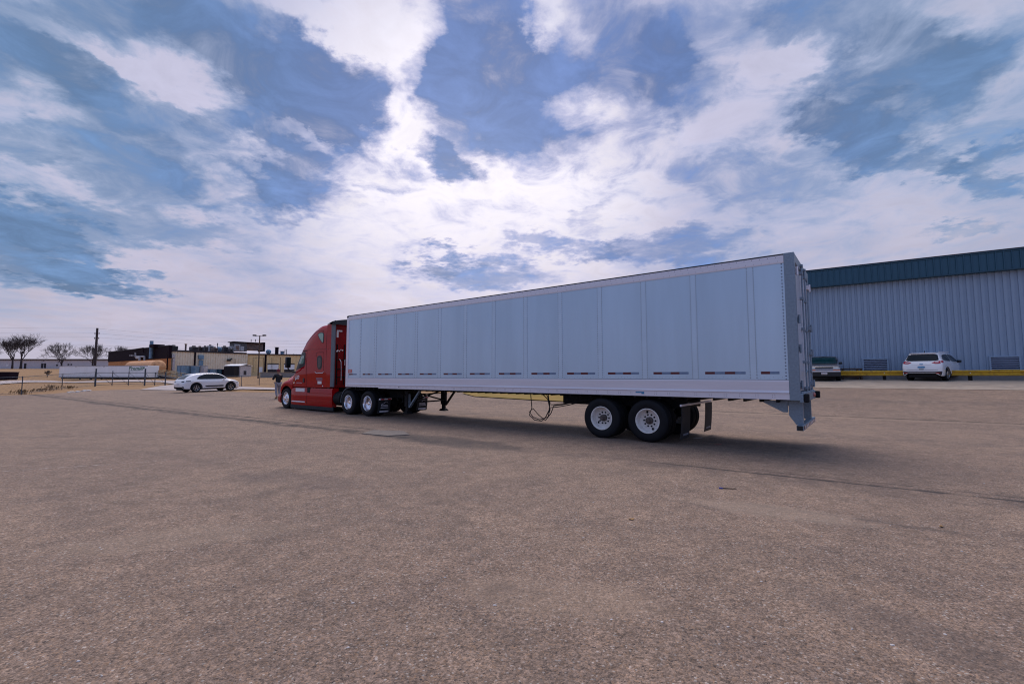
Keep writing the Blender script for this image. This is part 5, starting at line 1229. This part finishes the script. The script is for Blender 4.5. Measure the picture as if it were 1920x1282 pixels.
F = site(489, 560, 104, 110); cw = thing('retaining_wall', 'low grey concrete retaining wall before the tan loading doors', 'wall', F.A, F.rz)
a, c = F.p(500, 698.5), F.p(500, 707); m = MB(); m.cbox(0, F.len, 0, .4, c[1]-1, a[1], .03); m.build('wall', 'concwall', cw); m = MB(); m.box(-.05, F.len+.05, -.05, .45, a[1]+.005, a[1]+.12); m.build('coping', 'conc', cw)
F = site(284, 338, 97, 92); rp = thing('access_ramp', 'sloping walkway with yellow railings between the parked trailer and the white car', 'ramp', F.A, F.rz)
m = MB(); P0, P1 = F.p(288, 702), F.p(338, 711); m.prism([(0, P0[1]), (P0[0]+.3, P0[1]), (P1[0], P1[1]), (P1[0], P1[1]-.3), (0, P1[1]-.3)], 0, 1.6); m.build('deck', 'roofdark', rp)
for off in (0, 1.6):
    m = MB(); up = 1.05
    for x in np.linspace(0, F.len, 9):
        z = P0[1]+(P1[1]-P0[1])*max(0, (x-.6)/(F.len-.6)); m.tube([(x, off, z), (x, off, z+up)], .06, 6)
    for q in (.5, 1.05): m.tube([(0, off, P0[1]+q), (.6, off, P0[1]+q), (F.len, off, P1[1]+q)], .055, 6)
    m.build('railing', 'railyel', rp)
m = MB(); m.cbox(-.5, .0, -.2, .2, P1[1]-1, P0[1]+1.6, .03); m.build('corner_post', 'railyel', rp)

# parked white trailer with green lettering
F = Fac(110.5, 97.5, 276.5, 93.5); pt = thing('parked_trailer', 'white box trailer with green lettering parked behind the gate', 'trailer', F.A, F.rz)
za = F.p(200, 685.5)[1]; zb = F.p(200, 707.6)[1]
m = MB(); m.cbox(0, F.len, 0, 2.5, zb, za, .04); m.build('box', 'trailerwhite', pt)
m = MB(); m.box(0, F.len, -.03, 0-.002, zb, zb+.28); m.box(0, F.len, -.03, -.002, za-.15, za); m.build('rail', 'acwhite', pt)
m = MB(); m.box(.3, F.len-.2, .2, 2.3, zb-.3, zb-.01); m.build('frame', 'under', pt)
for x in (36, 38, 59.5, 61.5):
    pass
for x in (147.5, 169):
    a = F.p(x, 708); m = MB(); m.cbox(a[0]-.15, a[0]+.05, .2, .4, zb-1.15, zb, .02); m.cbox(a[0]+.28, a[0]+.45, 1.9, 2.1, zb-1.15, zb, .02); m.build('landing_leg', 'under', pt)
for x in (234, 247):
    a = F.p(x, 711); m = MB(); m.lathe([(.2, 0), (.5, 0), (.5, .5), (.2, .5)], 20, (a[0], .05, zb-.62)); w_ = m.build('wheel', 'rubber', pt); m = MB(); m.lathe([(0, .1), (.22, .04), (.22, .2)], 14, (a[0], .04, zb-.62)); m.build('rim', 'acwhite', w_)
v, f = text('Premier', 1.08, .25, .004); vx = [p[0] for p in v]; wd = max(vx)-min(vx); p0, p1 = F.p(241, 693.4), F.p(271, 693.4); sc = (p1[0]-p0[0])/wd
m = MB(); m.add([(p0[0]+a*sc, -.012-c, p0[1]+b*.92) for a, b, c in v], f); m.build('lettering', 'green', pt)
m = MB(); a, c = F.p(243, 694.3), F.p(264, 694.3); m.box(a[0], c[0], -.012, -.003, a[1]-.06, a[1]+.03); a, c = F.p(262, 687.6), F.p(272, 688.4); m.prism([(a[0], a[1]), (c[0], c[1]+.05), (c[0]-.2, c[1]-.12)], -.012, -.003); m.build('lettering_stroke', 'green', pt)
for x in (142.5, 195, 243): a = F.p(x, 686.8); m = MB(); m.box(a[0]-.12, a[0]+.12, -.02, -.003, a[1]-.1, a[1]+.05); m.build('marker_lamp', 'roofdark', pt)

# lamp post, utility pole and wires
q = at(484, 706, 99); lp = thing('street_lamp', 'tall twin-headed lamp post on the dry grass before the tan building', 'lamp post', (q.x, q.y, H(q.x, q.y)))
zt = at(484, 629, 99).z-H(q.x, q.y)
m = MB(); m.tube([(0, 0, -.1), (0, 0, zt)], [.16, .11], 8); m.build('pole', 'wood', lp)
m = MB(); m.tube([(-1.05, 0, zt-.1), (1.0, 0, zt-.1)], .05, 6); m.build('cross_arm', 'wood', lp)
for x in (-1.15, 1.0): m = MB(); m.cbox(x-.32, x+.32, -.25, .25, zt-.1, zt+.18, .05); m.build('lamp_head', 'black', lp)
q = at(177.5, 690, 165); z0 = H(q.x, q.y); up = thing('utility_pole', 'tall dark utility pole between the bare trees', 'pole', (q.x, q.y, z0)); zt = at(178, 615, 165).z-z0
m = MB(); m.tube([(0, 0, -.2), (0, 0, zt)], [.42, .32], 8); m.build('pole', 'bark', up)
for y in (625, 634):
    z = at(178, y, 165).z-z0; m = MB(); m.cbox(-.9, .9, -.1, .1, z-.06, z+.06, .02); m.build('cross_arm', 'wood', up)
    for x in (-.75, .75): m = MB(); m.lathe([(0, .3), (.10, .25), (.13, 0), (.10, -.25), (0, -.3)], 8, (x, 0, z), 'z'); m.build('insulator', 'plum', up)
for i, (ya, yb, yc, yl) in enumerate(((606, 615.5, 640, 'highest'), (617, 624.5, 645, 'second'), (624, 632, 650, 'third'), (641, 647, 655, 'lowest'))):
    a, b_, c = at(-250, ya, 175), at(178, yb, 165), at(620, yc, 230); m = MB()
    def sag(p, q_, s_): return [p.lerp(q_, k/10)-Vector((0, 0, s_*4*(k/10)*(1-k/10))) for k in range(11)]
    m.tube(sag(a, b_, .6)+sag(b_, c, 1.2)[1:], .017, 4); tag(m.build('power_wire', 'under'), ['highest', 'second highest', 'third highest', 'lowest'][i]+' thin wire running across the sky from the utility pole', 'wire', 'wires across the sky')

# fences and gate
def post(mb, p, yt, yb, r=.04):
    b_ = gp(p, yb); t_ = at(p, yt, b_.y); mb.tube([(b_.x, b_.y, b_.z-.1), (b_.x, b_.y, t_.z)], r, 6); return b_, Vector((b_.x, b_.y, t_.z))
def fence(label, posts, rr=.03, lower=True, name='chain_link_fence', cat='fence', rad=.032):
    b0_ = gp(posts[0][0], posts[0][2]); t_ = thing(name, label, cat, b0_); o = tuple(b0_); T_ = []; Bt = []
    for p, yt, yb in posts:
        m = MB(o); a, b_ = post(m, p, yt, yb, rad); m.build('post', 'fence', t_); T_.append(b_); Bt.append(a)
    m = MB(o)
    for a, b_ in zip(T_, T_[1:]): m.tube([a-Vector((0, 0, .06)), b_-Vector((0, 0, .06))], rr*.7, 5)
    m.build('top_rail', 'fence', t_)
    if lower:
        m = MB(o)
        for a, b_ in zip(Bt, Bt[1:]):
            m.tube([a+Vector((0, 0, .12)), b_+Vector((0, 0, .12))], rr*.45, 4)
        m.build('lower_wire', 'fence', t_)
        m = MB(o)                                            # mesh wires
        for (a, ta), (b_, tb) in zip(zip(Bt, T_), zip(Bt[1:], T_[1:])):
            L_ = (b_-a).length; n_ = min(60, max(4, int(L_/.35)))
            for k in range(n_):
                f0 = k/n_; f1 = min(1, f0+1.5/L_)
                for s_ in (0, 1):
                    p = a.lerp(b_, f0 if s_ == 0 else f1); q_ = ta.lerp(tb, f1 if s_ == 0 else f0); m.tube([p, q_], .003, 3, cap=False)
        m.build('wire_mesh', 'fence', t_)
    return T_, Bt
fence('sagging wire fence in the dry grass at far left', [(-60, 708, 744), (40, 705, 740), (116, 700, 730), (177, 697, 724)])
fence('wire fence on posts across the dry grass behind the white car', [(310, 699, 722), (345, 701, 722), (384, 703, 723), (452.5, 703.5, 725), (486, 704.5, 722), (545, 705, 723)])
gt = gp(178, 723.5); g_ = thing('metal_gate', 'closed steel gate with diagonal braces before the white lettered trailer', 'gate', gt); o = tuple(gt)
bases = {}
for p, yt, yb, r in ((178.5, 691, 723.5, .085), (210, 695, 722.5, .045), (240.5, 695, 722, .045), (271, 691, 722.5, .085), (290, 698, 722, .045), (309.5, 697, 722.5, .07)):
    m = MB(o); bases[p] = post(m, p, yt, yb, r); m.build('post', 'fence', g_)
ks = list(bases)
for a, b_ in zip(ks, ks[1:]):
    (pa, ta), (pb, tb) = bases[a], bases[b_]; m = MB(o); za_ = at(a, 698.6, pa.y).z; zb_ = at(b_, 698.6, pb.y).z; A_, B_ = Vector((pa.x, pa.y, za_)), Vector((pb.x, pb.y, zb_)); A2, B2 = pa+Vector((0, 0, .12)), pb+Vector((0, 0, .12))
    m.tube([A_, B_], .04, 6); m.tube([A2, B2], .035, 6); m.tube([A_, A_.lerp(B2, .5), B2], .02, 5); m.build('gate_leaf', 'fence', g_)

# dumpster, scrap, sign post
q = gp(14, 712.5); d_ = thing('dumpster', 'dark open dumpster on the yard street at far left edge', 'dumpster', q, .1); hgt = at(14, 698, q.y).z-q.z; wd = 11*q.y/855
m = MB(); m.prism([(-wd, .1), (wd*.9, .1), (wd, hgt), (-wd, hgt)], -.7, .7); m.build('bin', 'plum', d_); m = MB(); m.cbox(-wd-.05, wd+.05, -.76, .76, hgt+.005, hgt+.08, .02); m.build('lid', 'roofdark', d_)
m = MB()
for x in (-wd*.6, wd*.6): m.cbox(x-.1, x+.1, -.74, .74, 0, .1, .01)
m.build('skid', 'under', d_)
q = gp(434, 721); 
# ------------------------------------------------------------------ bare trees
def bare_tree(name, seed, height, spread, levels=6, trunk_r=.35, fork=.28, twin=False):
    rng = random.Random(seed); tr, cr = MB(), MB()
    def grow(p, d, L, r, lv, mb):
        pts = [p]; n_ = 3; q_ = p; dd = d.copy()
        for i in range(n_):
            dd = (dd+Vector((rng.gauss(0, .13), rng.gauss(0, .13), rng.gauss(0, .08)+.05))).normalized(); q_ = q_+dd*L/n_; pts.append(q_)
        mb.tube(pts, [r, r*.86, r*.72, r*.58], 5 if lv < 2 else 3, cap=False)
        if lv >= levels: return
        k = rng.choice((3, 3, 4)) if lv < levels-1 else 4
        for j in range(k):
            base = pts[-1] if j < 2 else pts[rng.choice((1, 2))]
            az_ = rng.uniform(0, 2*math.pi); ang = rng.uniform(.25, .75)*(spread)
            a = dd.orthogonal().normalized(); b_ = dd.cross(a); nd = (dd*math.cos(ang)+(a*math.cos(az_)+b_*math.sin(az_))*math.sin(ang)).normalized()
            nd = (nd+Vector((0, 0, .10))).normalized()
            grow(base, nd, L*rng.uniform(.62, .82), max(r*.55, .022), lv+1, cr)
    H0 = height*fork; tp = [Vector((0, 0, -.3)), Vector((.05, 0, H0*.5)), Vector((0, .05, H0))]; tr.tube(tp, [trunk_r*1.25, trunk_r, trunk_r*.85], 10)
    for j in range(5):
        a = 2*math.pi*j/5+rng.uniform(-.3, .3); t_ = rng.uniform(.3, .8)*spread if j else .1
        grow(tp[-1]-Vector((0, 0, rng.uniform(0, H0*.2))), Vector((math.cos(a)*math.sin(t_), math.sin(a)*math.sin(t_), math.cos(t_))), height*.26, trunk_r*.5, 1, cr)
    root = thing(name, '', 'tree'); tr.build('trunk', 'bark', root, smooth=True)
    zs = max(v[2] for v in cr.v); k = height/zs
    cr.v = [(x, y, H0+(z-H0)*(height-H0)/(zs-H0)) for x, y, z in cr.v]
    cr.build('crown', 'bark', root); return root
t1 = bare_tree('bare_tree', 3, 14.6, 1.0); t2 = bare_tree('bare_tree', 11, 11.0, 1.25, trunk_r=.3, fork=.2); t3 = bare_tree('bare_tree', 23, 10.5, 1.05, trunk_r=.25, fork=.22)
def plant(t, px_, Y, lab, sc=1, rz=0, first=False, grp='bare winter trees on the skyline'):
    q_ = at(px_, 700, Y); o_ = t if first else dup(t); o_.location = (q_.x, q_.y, H(q_.x, q_.y)); o_.rotation_euler = (0, 0, rz); o_.scale = (sc,)*3; o_['label'] = lab; o_['group'] = grp; return o_
plant(t1, 38, 183, 'thickest bare tree at far left, its crown the tallest on the skyline', first=True)
plant(t1, 22, 188, 'slimmer bare tree close left of the thickest one', .9, 2.2)
plant(t2, 114, 180, 'wide spreading bare tree behind the left end of the lettered trailer', first=True)
plant(t3, 172, 178, 'bare tree standing behind the utility pole', first=True)
plant(t2, 231, 215, 'bare tree whose crown rises over the dark plum roof', 1.05, 1.3)
plant(t3, 330, 210, 'bare treetop just above the left end of the cream roof', 1.02, 2.5)
plant(t3, 552, 200, 'bare treetop beside the tractor above the tan roof', .86, .7)
plant(t2, -40, 190, 'bare tree whose branches reach in at the left frame edge', 1.1, 4)
sb = bare_tree('bare_shrub', 5, 1.5, 1.4, levels=4, trunk_r=.07, fork=.12); q = gp(88, 706.5); sb.location = q; sb.scale = (1.05,)*3; sb['label'] = 'small dark leafless shrub on the dry grass left of the lettered trailer'; sb['category'] = 'shrub'
# weeds and rubble on the verge
def weed(px_, py_, h_, lab, sd):
    rng = random.Random(sd); q_ = gp(px_, py_); t_ = MB(tuple(q_))
    for k in range(42):
        a = rng.uniform(0, 6.28); l_ = rng.uniform(.4, 1)*h_; p = q_+Vector((rng.gauss(0, .35), rng.gauss(0, .2), 0)); e = p+Vector((math.cos(a)*l_*.5, math.sin(a)*l_*.3, l_)); t_.tube([p, p.lerp(e, .5)+Vector((0, 0, .08)), e], [.012, .009, .004], 3, cap=False)
        for _ in range(3): f_ = e.lerp(p, rng.uniform(0, .4)); t_.add([f_, f_+Vector((.09, 0, .05)), f_+Vector((.03, .02, .10))], [(0, 1, 2)])
    o_ = t_.build('weed_clump', 'weed'); o_.location = q_; tag(o_, lab, 'weeds', 'weed clumps on the verge')
weed(95, 731, .5, 'largest brown weed clump in the verge, left of the gate', 1); weed(40, 739.5, .35, 'weed tuft around the foot of the leftmost fence post', 2); weed(76, 734, .25, 'low weed tuft left of the largest clump', 3); weed(128, 729, .3, 'low weed tuft right of the largest clump', 4)
def rock(px_, py_, s_, rng):
    q_ = gp(px_, py_); bm = bmesh.new(); bmesh.ops.create_icosphere(bm, subdivisions=2, radius=1)
    sx, sy, sz = s_*rng.uniform(.8, 1.5), s_*rng.uniform(.6, 1), s_*rng.uniform(.4, .7)
    for v in bm.verts: v.co = Vector((v.co.x*sx, v.co.y*sy, v.co.z*sz))*(1+rng.uniform(-.16, .16))
    me = bpy.data.meshes.new('rubble_stone'); bm.to_mesh(me); bm.free(); me.materials.append(M['stone']); o_ = bpy.data.objects.new('rubble_stone', me); COL.objects.link(o_); o_.location = (q_.x, q_.y, q_.z+sz*.3); return o_
rng = random.Random(4)
for k in range(16):
    x = 128+k*2.8+rng.uniform(-.8, .8); y = 736.2-(x-128)*.095+rng.uniform(-.8, 1.0)
    tag(rock(x, y, rng.uniform(.07, .17), rng), 'pale broken stone in the rubble strip along the asphalt edge, left of the white car', 'stone', 'pale rubble along the verge')

# ------------------------------------------------------------------ things lying on the asphalt
P = [gp(*p) for p in ((679, 813.5), (700, 808), (757, 809.5), (768, 815.5), (726, 818.5))]
m = MB(tuple(P[0])); n_ = len(P); m.add([Vector((p.x, p.y, -.05)) for p in P]+[Vector((p.x, p.y, .022)) for p in P], [tuple(range(n_, 2*n_)), tuple(range(n_))]+[(i, (i+1) % n_, (i+1) % n_+n_, i+n_) for i in range(n_)])
sl = m.build('concrete_slab', mat('slab_concrete', (.165, .14, .125), .9, 0, .15, 6, .3, 40, dirt=(.2, .17, .16))); sl.location = P[0]; sl.location.z = 0; tag(sl, 'worn concrete slab set in the asphalt near the tractor drive wheels', 'slab')
sl.data.transform(Matrix.Translation((0, 0, P[0].z)))
def bit(name, px_, py_, w, d, h, m, lab, cat, rz=0, curl=.3):
    q_ = gp(px_, py_); t_ = MB(); n_ = 6
    vs = []
    for i in range(n_+1):
        x = -w/2+w*i/n_; k = math.sin(math.pi*i/n_)
        for s_ in (-1, 1): vs.append((x, s_*d/2*(.25+.75*k), h*(.4+curl*((2*i/n_-1)**2)*2)))
    t_.add(vs, [(2*i, 2*i+1, 2*i+3, 2*i+2) for i in range(n_)]); t_.add([(x, y, z-.004) for x, y, z in vs], [(2*i, 2*i+1, 2*i+3, 2*i+2) for i in range(n_)])
    o_ = t_.build(name, m); o_.location = (q_.x, q_.y, q_.z+.004); o_.rotation_euler = (0, 0, rz); return tag(o_, lab, cat)
bit('fallen_leaf', 1184, 974.5, .07, .045, .012, 'leaf', 'curled brown leaf on the asphalt below the trailer wheels', 'leaf', .3)
bit('fallen_leaf', 1765, 987.5, .06, .03, .012, 'leaf', 'small brown leaf on the asphalt at right', 'leaf', 1)
bit('red_scrap', 1346, 834.5, .20, .05, .006, 'redscrap', 'red scrap on the asphalt behind the trailer wheels', 'litter', .2)
bit('white_scrap', 1308, 821.5, .32, .03, .006, 'white', 'thin white scrap on the shaded asphalt behind the mud flaps', 'litter', .3)
q = gp(1358, 918.5); t = MB(); t.tube([(-.02, 0, .012), (.10, -.02, .010), (.16, -.03, .012)], .006, 6); pn = t.build('broken_pen', 'under'); pn.location = q; tag(pn, 'broken blue and black pen on the asphalt', 'litter')
t = MB(); t.tube([(-.07, .01, .014), (-.02, 0, .012)], .009, 6); t.build('pen_cap', 'bluepen', pn)
rng = random.Random(9)
for k in range(60):                                              # loose grit
    x, y = rng.uniform(20, 1900), rng.uniform(860, 1270)
    o_ = rock(x, y, rng.uniform(.004, .010), rng); o_.name = 'loose_pebble'; tag(o_, 'loose pebble scattered on the asphalt', 'pebble', 'loose pebbles on the asphalt')

# ------------------------------------------------------------------ person beside the tractor's nose
def skin_obj(name, chains, m, parent=None, sub=2):
    """chains: list of lists of (x,y,z,r); chains share points by coordinates"""
    vs = []; rs = []; es = []; key = {}
    for ch in chains:
        prev = None
        for x, y, z, r in ch:
            k = (round(x, 3), round(y, 3), round(z, 3))
            if k not in key: key[k] = len(vs); vs.append((x, y, z)); rs.append(r)
            if prev is not None and prev != key[k]: es.append((prev, key[k]))
            prev = key[k]
    me = bpy.data.meshes.new(name); me.from_pydata(vs, es, []); me.materials.append(M[m]); o_ = bpy.data.objects.new(name, me); COL.objects.link(o_)
    sm_ = o_.modifiers.new('Skin', 'SKIN'); sm_.use_smooth_shade = True
    for i, r in enumerate(rs): me.skin_vertices[0].data[i].radius = (r, r)
    me.skin_vertices[0].data[0].use_root = True
    ss = o_.modifiers.new('Sub', 'SUBSURF'); ss.levels = ss.render_levels = sub
    if parent: o_.parent = parent
    return o_
def arm(sh, el, wr, r=(.055, .045, .03)): return [(0, 0, 1.42, .10), (*sh, .06), (*[(a+b)/2 for a, b in zip(sh, el)], r[0]), (*el, r[1]), (*wr, r[2])]
LS, LE, LW = (.19, 0, 1.42), (.25, .12, 1.17), (.16, .34, 1.22); RS, RE, RW = (-.19, 0, 1.42), (-.27, .10, 1.16), (-.14, .32, 1.24)
LH, LK, LA = (.10, 0, .90), (.13, .10, .50), (.14, .02, .09); RH, RK, RA = (-.10, 0, .90), (-.12, -.02, .50), (-.14, -.16, .09)
def hand(w, s_):
    out = []; p = (w[0]-s_*.02, w[1]+.07, w[2]+.01); out.append([(*w, .03), (*p, .034)])
    for k, (dx, ln_) in enumerate(((-.03, .06), (-.01, .07), (.01, .065), (.03, .05))):
        a = (p[0]+dx, p[1]+.035, p[2]+.005); out.append([(*p, .034), (*a, .011), (a[0]-s_*.006, a[1]+ln_*.55, a[2]+.008, .009), (a[0]-s_*.012, a[1]+ln_*.7, a[2]+.035, .008)])
    out.append([(*p, .034), (p[0]-s_*.035, p[1]+.02, p[2]+.03, .011), (p[0]-s_*.03, p[1]+.05, p[2]+.05, .009)]); return out
body = [[(0, 0, .95, .13), (0, 0, 1.12, .12), (0, 0, 1.30, .14), (0, 0, 1.42, .10), (0, .01, 1.50, .055), (0, .02, 1.56, .06), (0, .03, 1.64, .095), (0, .025, 1.71, .085), (0, .02, 1.76, .05)],
        [(0, .03, 1.64, .095), (0, .115, 1.635, .018)], [(0, .03, 1.64, .095), (0, .10, 1.585, .02)], [(0, .03, 1.64, .095), (.095, .02, 1.64, .018)], [(0, .03, 1.64, .095), (-.095, .02, 1.64, .018)],
        arm(LS, LE, LW), arm(RS, RE, RW), [(0, 0, .95, .13), (*LH, .085), (*LK, .055), (*LA, .04), (.15, .14, .03, .035)], [(0, 0, .95, .13), (*RH, .085), (*RK, .055), (*RA, .04), (-.15, -.03, .03, .035)]]+hand(LW, 1)+hand(RW, -1)
pe = skin_obj('person', body, 'skin')
jk = skin_obj('jacket', [[(0, 0, .92, .165), (0, 0, 1.12, .155), (0, 0, 1.30, .17), (0, 0, 1.42, .125), (0, .005, 1.49, .075)], [(0, 0, 1.42, .125), (*LS, .085), (*[(a+b)/2 for a, b in zip(LS, LE)], .075), (*LE, .066), (LW[0]*.9+LE[0]*.1, LW[1]*.9+LE[1]*.1, LW[2]*.9+LE[2]*.1, .048)],
        [(0, 0, 1.42, .125), (*RS, .085), (*[(a+b)/2 for a, b in zip(RS, RE)], .075), (*RE, .066), (RW[0]*.9+RE[0]*.1, RW[1]*.9+RE[1]*.1, RW[2]*.9+RE[2]*.1, .048)]], 'jacket', pe)
tr_ = skin_obj('trousers', [[(0, 0, .97, .15), (*LH, .105), (*LK, .078), (LA[0], LA[1], .12, .062)], [(0, 0, .97, .15), (*RH, .105), (*RK, .078), (RA[0], RA[1], .12, .062)]], 'trouser', pe)
for a, b in (((LA[0], LA[1]-.04), (.15, .17)), ((RA[0], RA[1]-.04), (-.15, 0.0))):
    skin_obj('boot', [[(a[0], a[1]+.03, .16, .058), (a[0], a[1]+.02, .06, .055), (b[0], b[1]-.06, .045, .048), (b[0], b[1]+.02, .04, .04)]], 'boot', pe)
t = MB(); t.lathe([(.108, 1.66), (.112, 1.70), (.105, 1.75), (.07, 1.79), (0, 1.805)], 20, (0, .02, 0), 'z'); t.cbox(-.075, .075, .10, .20, 1.672, 1.684, .005); t.build('cap', 'cap', pe, smooth=True)
t = MB(); t.tube([(-.11, .02, 1.64), (-.115, .02, 1.72), (0, .02, 1.83), (.115, .02, 1.72), (.11, .02, 1.64)], .012, 6); t.lathe([(.0, .03), (.04, .025), (.04, 0)], 12, (.09, .02, 1.64), 'x'); t.lathe([(.0, -.03), (.04, -.025), (.04, 0)], 12, (-.09, .02, 1.64), 'x'); t.build('headphones', 'black', pe, smooth=True)
q = at(520.5, 744, 28.2); z0 = H(q.x, q.y); pe.location = (q.x, q.y, z0); pe.rotation_euler = (0, 0, R(55)); tag(pe, 'person in black jacket, dark red cap and grey trousers standing by the tractor nose', 'person')
t = MB(); t.cbox(-.04, .04, -.006, .006, -.075, .075, .004); ph = t.build('mobile_phone', 'glass'); ph.rotation_euler = (R(-50), 0, R(55)); ph.location = Vector((q.x, q.y, z0))+Matrix.Rotation(R(55), 3, 'Z')@Vector((0.0, .44, 1.30)); tag(ph, 'small dark phone held up by the person beside the tractor', 'phone')
